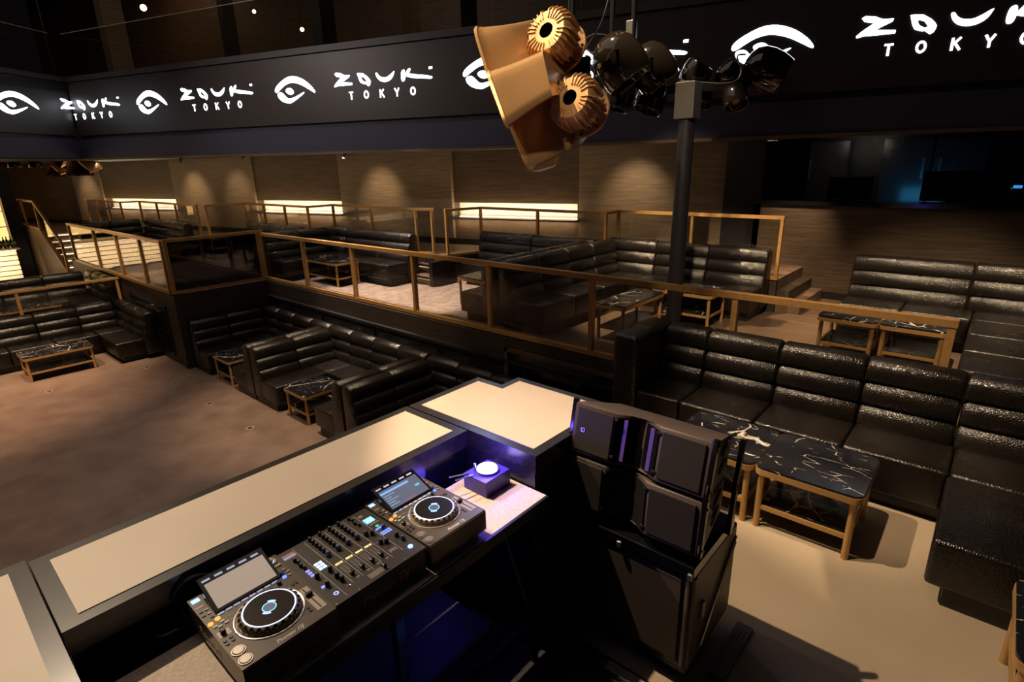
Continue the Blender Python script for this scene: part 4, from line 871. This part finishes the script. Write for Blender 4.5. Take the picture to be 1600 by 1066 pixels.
line_array('top line array cabinet with violet reflections painted in the horn recess on the speaker stack', 2.255, .80, 1.535, -1.20, .275, 12.5, True)
line_array('lower line array cabinet sitting on the big subwoofer', 2.193, .80, 1.560, -1.485, .285, 5, False)
sb = thing('subwoofer', 'large brown black subwoofer at the bottom of the speaker stack', 'speaker', (2.19, 1.19, -2.45))
mk('cabinet', B((2.19, .80, -2.47), (2.76, 1.60, -1.90), .012), SPK, sb)
mk('grille', B((2.178, .855, -2.44), (2.192, 1.58, -1.935), .006), pm('sub_grille', (.075, .055, .040), .75, bump=.3, bscale=420), sb)
mk('corner_post', cyl(bmesh.new(), (2.205, .822, -2.46), (2.205, .822, -1.91), .028, n=20), SPK, sb, smooth=True)
mk('top_frame', B((2.17, .80, -1.90), (2.70, 1.60, -1.835), .006), BLKG, sb)
for yy in (.815, 1.2, 1.585): mk('frame_bolt', B((2.16, yy-.012, -1.905), (2.17, yy+.012, -1.87), .003), STL, sb)
spk_logo(sb, Matrix.Translation((2.1765, 1.40, -2.035)) @ Matrix(((0, 0, -1, 0), (-1, 0, 0, 0), (0, 1, 0, 0), (0, 0, 0, 1))), .035, False)
for zz in (-2.2, -2.16): mk('side_rail', tube(bmesh.new(), [(2.32, .790, -2.40), (2.72, .790, zz+.2)], .007), STL, sb)
mk('side_latch', B((2.3, .785, -2.22), (2.33, .80, -2.12), .003), STL, sb)
dl = thing('speaker_dolly', 'low black wheeled board under the subwoofer', 'dolly', (2.5, 1.2, ZS))
mk('board', B((2.2, .81, -2.51), (2.76, 1.6, -2.475)), BLK, dl)
for x, y in ((2.3, .9), (2.68, .9), (2.3, 1.5), (2.68, 1.5)): mk('caster', cyl(bmesh.new(), (x-.015, y, -2.555), (x+.015, y, -2.555), .045, n=18), KM, dl)
pp = onz(1083, 1010, ZS+.02)
pt = thing('perforated_plate', 'grey perforated metal plate lying on the floor beside the subwoofer', 'plate', (pp.x, pp.y, ZS))
mk('plate', B((2.36, .66, ZS), (2.80, .75, ZS+.02)), pm('plate_grey', (.14, .11, .11), .5, .3), pt)
hl = bmesh.new()
for i in range(5):
    for j in range(3): cyl(hl, (2.66+i*.022, .68+j*.022, ZS+.02), (2.66+i*.022, .68+j*.022, ZS+.0206), .007, n=8)
mk('holes', hl, BLK, pt)
ps = thing('power_strip', 'white and teal plugs on a power strip in front of the subwoofer', 'power strip', (2.12, .95, ZS))
mk('strip', B((2.02, .90, ZS), (2.08, 1.18, ZS+.035), .006), pm('strip_grey', (.25, .22, .19), .5), ps)
mk('plug', B((2.085, .86, ZS), (2.125, .90, ZS+.05), .008), pm('plug_white', (.8, .78, .7), .4), ps); mk('plug', B((2.09, .80, ZS), (2.13, .845, ZS+.045), .008), pm('plug_teal', (.02, .25, .2), .4), ps)
# ------------------------------------------------------------------ bronze horn cluster hanging near the top of the frame
def tri_ring(C, verts, k, n=30, rnd=.28):
    """rounded triangle through points, blended to a circle by k (0 circle, 1 triangle)"""
    c = sum(verts, Vector())/3; out = []
    per = []
    for i in range(3):
        a, b = verts[i], verts[(i+1) % 3]
        for j in range(n//3): per.append(a.lerp(b, (j+.5)/(n//3)))
    for _ in range(2): per = [(per[i-1]+per[i]*2+per[(i+1) % n])/4 for i in range(n)]
    return c, per
def horn(bm, throat, r, mid, mouth, thick=.018):
    """horn body: round throat, triangular middle section, triangular open mouth with an inner wall"""
    mid = [Vector(v) for v in mid]; mouth = [Vector(v) for v in mouth]; throat = Vector(throat)
    cm, pm_ = tri_ring(None, mid, 1); cM, pM = tri_ring(None, mouth, 1); n = len(pm_)
    tn = (throat-cm).normalized(); rings = []
    t0 = []
    for p in pm_:
        d = p-cm; d = (d-tn*d.dot(tn)).normalized(); t0.append(throat+d*r)
    for k in range(5): rings.append([a.lerp(b, k/5) for a, b in zip(t0, pm_)])
    for k in range(9):
        f_ = k/8; rings.append([a.lerp(b, f_)+((cm.lerp(cM, f_)-a.lerp(b, f_))*.035*math.sin(math.pi*f_)) for a, b in zip(pm_, pM)])
    lip = [p+(p-cM).normalized()*.014 for p in pM]; lip2 = [p+(p-cM).normalized()*.014+(cM-cm).normalized()*.02 for p in pM]
    inner = []
    for rg in reversed(rings[4:]):
        cc = sum(rg, Vector())/n; inner.append([p+(cc-p).normalized()*thick for p in rg])
    loft(bm, rings+[lip, lip2]+inner, True, True)
def driver(t, p, d, r=.17, L_=.19):
    """finned compression driver: front cap with black hole at p, axis d pointing away from the cap"""
    M = axisM(p, d)
    mk('driver_body', lathe(bmesh.new(), [(.28*r, .12), (.29*r, .0), (.75*r, .0), (.88*r, .05*L_*3), (.92*r, L_*.75), (.8*r, L_)], 40, M, False, True), BRZ2, t, smooth=True)
    mk('driver_port', lathe(bmesh.new(), [(.001, .06), (.28*r, .06), (.285*r, .004)], 32, M), pm('port_black', (.002, .002, .002), .9, spec=0), t)
    fn = bmesh.new()
    for k in range(28):
        if k % 7 in (6,): continue
        a = 2*math.pi*k/28; Rz = M @ Matrix.Rotation(a, 4, 'Z')
        pts = [(.48*r, -.010), (.80*r, -.008), (1.0*r, .030), (1.06*r, L_*.45), (1.0*r, L_*.9), (.8*r, L_), (.75*r, .03), (.48*r, .01)]
        loft(fn, [[Rz @ Vector((x, -.004, z)) for x, z in pts], [Rz @ Vector((x, .004, z)) for x, z in pts]])
    mk('cooling_fins', fn, BRZ2, t)
    mk('flange', lathe(bmesh.new(), [(.3*r, L_*1.25), (.98*r, L_*1.25), (1.0*r, L_*1.3), (.98*r, L_*1.36), (.3*r, L_*1.36)], 40, M, True, True), BRZ2, t, smooth=True)
    for k in range(8): a = 2*math.pi*k/8; mk('flange_bolt', cyl(bmesh.new(), M @ Vector((.88*r*math.cos(a), .88*r*math.sin(a), L_*1.2)), M @ Vector((.88*r*math.cos(a), .88*r*math.sin(a), L_*1.26)), .009, n=8), DKM, t)
    mk('throat_pipe', cyl(bmesh.new(), M @ Vector((0, 0, L_)), M @ Vector((0, 0, L_*1.6)), .45*r, n=28), BRZ2, t, smooth=True)
t = thing('horn_speaker', 'large cluster of three bronze triangular horns with finned drivers, top centre', 'horn speaker', dep(850, 130, 4.2))
mk('horn', (lambda b: (horn(b, dep(884, 74, 4.5), .12, [dep(832, 25, 4.10), dep(856, 135, 4.05), dep(872, 60, 4.62)], [dep(741, 37, 3.84), dep(783, 175, 3.84), dep(806, 70, 4.85)]), b)[1])(bmesh.new()), BRZ2, t, smooth=True)
mk('horn', (lambda b: (horn(b, dep(886, 118, 4.4), .11, [dep(846, 74, 3.62), dep(864, 156, 3.58), dep(876, 110, 4.3)], [dep(762, 106, 3.52), dep(797, 205, 3.48), dep(806, 140, 4.5)]), b)[1])(bmesh.new()), BRZ2, t, smooth=True)
mk('horn', (lambda b: (horn(b, dep(928, 168, 4.5), .11, [dep(858, 138, 4.0), dep(906, 236, 4.05), dep(915, 180, 4.55)], [dep(789, 172, 3.76), dep(829, 268, 3.74), dep(872, 258, 4.35)]), b)[1])(bmesh.new()), BRZ2, t, smooth=True)
ax = (RT*.55+FW*.83-UP*.06)
driver(t, dep(853, 47, 3.86), ax, .185, .20); driver(t, dep(890, 152, 3.82), ax, .185, .20)
mk('hanging_rod', cyl(bmesh.new(), dep(893, 105, 4.3), dep(893, 105, 4.3)+Vector((0, 0, 8.4)), .03, n=12), DKM, t)
mk('hanger_bracket', box(bmesh.new(), (-.09, -.14, -.06), (.09, .14, .06), .01, 2, Matrix.Translation(dep(893, 105, 4.3)) @ Matrix.Rotation(R(40), 4, 'Z')), DKM, t)
for q in ((903, 95, 950, 0), (880, 112, 905, 135)): mk('cable', tube(bmesh.new(), [dep(q[0], q[1], 4.1), dep((q[0]+q[2])/2+10, (q[1]+q[3])/2-6, 4.15), dep(q[2], q[3], 4.2)], .006, 6, 5), KM, t)
# small horn cluster at the far left
t = thing('horn_speaker', 'small cluster of three bronze triangular horns seen from the front at the far left', 'horn speaker', dep(105, 255, 17))
for (pv, dp) in ((((103, 274), (145, 272), (113, 243)), 1), (((75, 245), (102, 245), (95, 264)), 1), (((71, 274), (97, 274), (79, 257)), 1)):
    vv = [dep(x, y, 16.6) for x, y in pv]; c = sum(vv, Vector())/3
    hb = bmesh.new(); horn(hb, c+FW*.9+UP*.35, .10, [c+(v-c)*.75+FW*.45+UP*.2 for v in vv], vv, .03); mk('horn', hb, BRZ2, t, smooth=True)
    q = bmesh.new(); q.faces.new([q.verts.new(v+(c-v)*.2+FW*.22) for v in vv]); mk('mouth', q, BLK, t)
mk('hanging_rod', tube(bmesh.new(), [dep(108, 240, 17), dep(104, 190, 17), dep(103, 190, 17)+Vector((0, 0, 7))], .02), DKM, t); mk('clamp', box(bmesh.new(), (-.12, -.12, -.12), (.12, .12, .12), .03, 2, Matrix.Translation(dep(118, 226, 17))), DKM, t)
# ------------------------------------------------------------------ glossy black bell shaped lights
GB = pm('gloss_black_shell', (.010, .008, .006), .08, coat=.5); CH = pm('smoked_chrome', (.10, .08, .06), .12, .9)
PODP = [(.001, 0), (.10, .012), (.19, .06), (.255, .15), (.285, .27), (.29, .40), (.275, .52), (.262, .56), (.245, .56), (.235, .50), (.20, .42), (.08, .38), (.001, .38)]
def pod(parent, c, d, s, nm='bell_shade'):
    M = axisM(Vector(c)-Vector(d).normalized()*.28*s, d) @ Matrix.Scale(s, 4)
    o = mk(nm, lathe(bmesh.new(), PODP, 36, M), GB, parent, smooth=True)
    mk('rim', lathe(bmesh.new(), [(.262, .553), (.272, .56), (.262, .567), (.25, .56)], 36, M), CH, parent, smooth=True)
def px_dir(a, r, f_=0): return RT*math.cos(R(a))*r-UP*math.sin(R(a))*r+FW*f_
K = 7.6
for c, d, q_, lab in ((dep(965, 93, 6.9), px_dir(56, 1, .1), 1.10, 'largest glossy black bell light, right beside the bronze horns'), (dep(1016, 103, 7.5), px_dir(52, 1, .2), 1.05, 'glossy black bell light just right of the largest one under the ceiling rods'),
                      (dep(968, 144, 7.6), px_dir(110, 1, .3), .78, 'small downward bell light under the largest bell, beside the lower horn driver'), (dep(1020, 150, 7.8), px_dir(112, 1, .2), .76, 'small downward bell light left of the pole head')):
    t = thing('bell_light', lab, 'light fixture', c, group='bell lights hanging from the rods'); pod(t, c, d, q_)
    mk('yoke', tube(bmesh.new(), [Vector(c)+px_dir(140, .24*q_), Vector(c)+px_dir(150, .12*q_)-FW*.3*q_, Vector(c)+px_dir(-20, .24*q_)], .014, 8, 5), CH, t)
t = thing('ceiling_rods', 'pair of black rods coming down from the ceiling to the bell lights', 'rod', dep(985, 60, 7.3))
for x in (956, 989): mk('hanging_rod', cyl(bmesh.new(), dep(x, 66, 7.3), dep(x, 66, 7.3)+Vector((0, 0, 8.2)), .035, n=12), DKM, t)
mk('rod_clamp', box(bmesh.new(), (-.07, -.05, -.1), (.07, .05, .1), .01, 2, Matrix.Translation(dep(987, 46, 7.3))), STL, t)
mk('cable', tube(bmesh.new(), [dep(935, 92, 7), dep(912, 70, 7), dep(925, 55, 7), dep(948, 55, 7)], .012, 6, 6), KM, t)
pl = thing('lighting_pole', 'tall black pole on the lounge floor with a cross arm at the top', 'pole', (7.28, 3.32, ZP))
mk('shaft', cyl(bmesh.new(), (7.28, 3.32, ZP), (7.28, 3.32, .62), .105, n=24), pm('pole_black', (.007, .007, .010), .4, spec=.25), pl, smooth=True)
mk('head_block', B((7.16, 3.19, .52), (7.40, 3.45, .96), .01), pm('pole_grey', (.018, .016, .015), .5), pl)
mk('base_plate', B((7.15, 3.19, ZP), (7.37, 3.45, ZP+.02)), MATS['pole_black'], pl)
aL, aR = dep(1030, 142, 7.72), dep(1168, 131, 8.0)
mk('cross_arm', beam(bmesh.new(), aL, aR, .09, .11), MATS['pole_grey'], pl)
mk('cable', tube(bmesh.new(), [dep(1035, 137, 7.66), dep(1062, 128, 7.66), dep(1085, 128, 7.7), dep(1125, 131, 7.8), dep(1150, 126, 7.8), dep(1158, 110, 7.8), dep(1152, 88, 7.8), dep(1165, 85, 7.8)], .012, 6, 5), STL, pl)
for k, (c, d, s, lab) in enumerate(((dep(1194, 106, 7.9), px_dir(28, 1, .0), 1.0, 'large glossy black bell light at the right end of the pole arm'), (dep(1083, 122, 8.05), px_dir(-60, 1, -.5), .72, 'small glossy black bell light directly above the pole top'), (dep(1136, 120, 8.0), px_dir(-50, 1, -.4), .62, 'small glossy black bell light in the middle of the pole arm'), (dep(1148, 148, 7.9), px_dir(85, 1, -.2), .62, 'glossy black bell light hanging below the pole arm'), (dep(1096, 150, 8.1), px_dir(95, 1, -.1), .55, 'dark bell light hanging just behind the pole head'))):
    t = thing('bell_light', lab, 'light fixture', c, group='bell lights on the pole'); pod(t, c, d, s)
    mk('yoke', tube(bmesh.new(), [Vector(c)+px_dir(120, .26*s), Vector(c)+px_dir(90, .32*s)+FW*.05, Vector(c)+px_dir(60, .26*s)], .016, 8, 5), CH, t)
for k, x in enumerate((2, 21, 54)):
    t = thing('dome_light', ('glossy black dome light at the left frame edge', 'middle glossy black dome light at the far left', 'glossy black dome light nearest the small horns')[k], 'light fixture', dep(x, 256, 16), group='dome lights at the far left')
    pod(t, dep(x, 252, 16), (0, 0, -1), .62); mk('hanging_rod', cyl(bmesh.new(), dep(x, 250, 16), dep(x, 250, 16)+Vector((0, 0, 8)), .02, n=8), DKM, t)
# small fixtures under the balcony
for px, py, lab in ((283, 246, 'small round ceiling detector above the far pilaster'), (537, 240, 'small track spotlight above the middle pilaster'), (380, 243, 'small track spotlight above the pilaster left of the middle niche')):
    c = dep(px, py, 14); c.z = .36; t = thing('ceiling_fixture', lab, 'light fixture', c, world=False)
    mk('base', cyl(bmesh.new(), (0, 0, .0), (0, 0, .07), .07, n=20), DKM, t, smooth=True); mk('head', cyl(bmesh.new(), (0, 0, 0), (-.05, -.04, -.08), .035, n=16), STL, t, smooth=True)
# pilaster wall washers
for u_, pw in ((2.9, 70), (10.4, 70), (-3.6, 70), (16.6, 60), (8.3, 40)):
    spot('wall_washer', wall(u_, 1.2, .36), wall(u_, .0, -.8), pw*1.7, 66, 1, WARM, .05)
for u_, L_, pw in ((-3.0, 5, 14), (3.2, 6, 17), (9.5, 6, 17), (16, 6, 15)): area('ceiling_wash', wall(u_, 1.3, .36), wall(u_, .15, -1.6), pw, L_, .1, WARM).rotation_euler = (R(22), 0, R(13-90))
spot('step_light', (9.7, 2.6, .3), (9.4, 2.1, -2.2), 150, 60, .7, (1, .62, .34), .05)
spot('booth_wall_wash', (9.4, 2.3, .3), (10.4, 2.9, -1.8), 240, 60, 1, WARM, .05)
area('booth_inside', (11.4, 2.2, .25), (12.2, 2.4, -.4), 9, .8, .3, WARM)
# small steps and console at the right end of the walkway
sp = thing('side_steps', 'two low dark steps at the end of the walkway beside the booth wall', 'steps', (9.6, 2.2, ZP))
mk('step', B((9.02, 2.1, ZP), (10.35, 2.46, ZP+.17)), WOODF, sp); mk('step', B((9.02, 2.28, ZP+.17), (10.35, 2.47, ZP+.34)), WOODD, sp)
for o in list(bpy.data.objects):
    if '_w' in o.keys(): del o['_w']
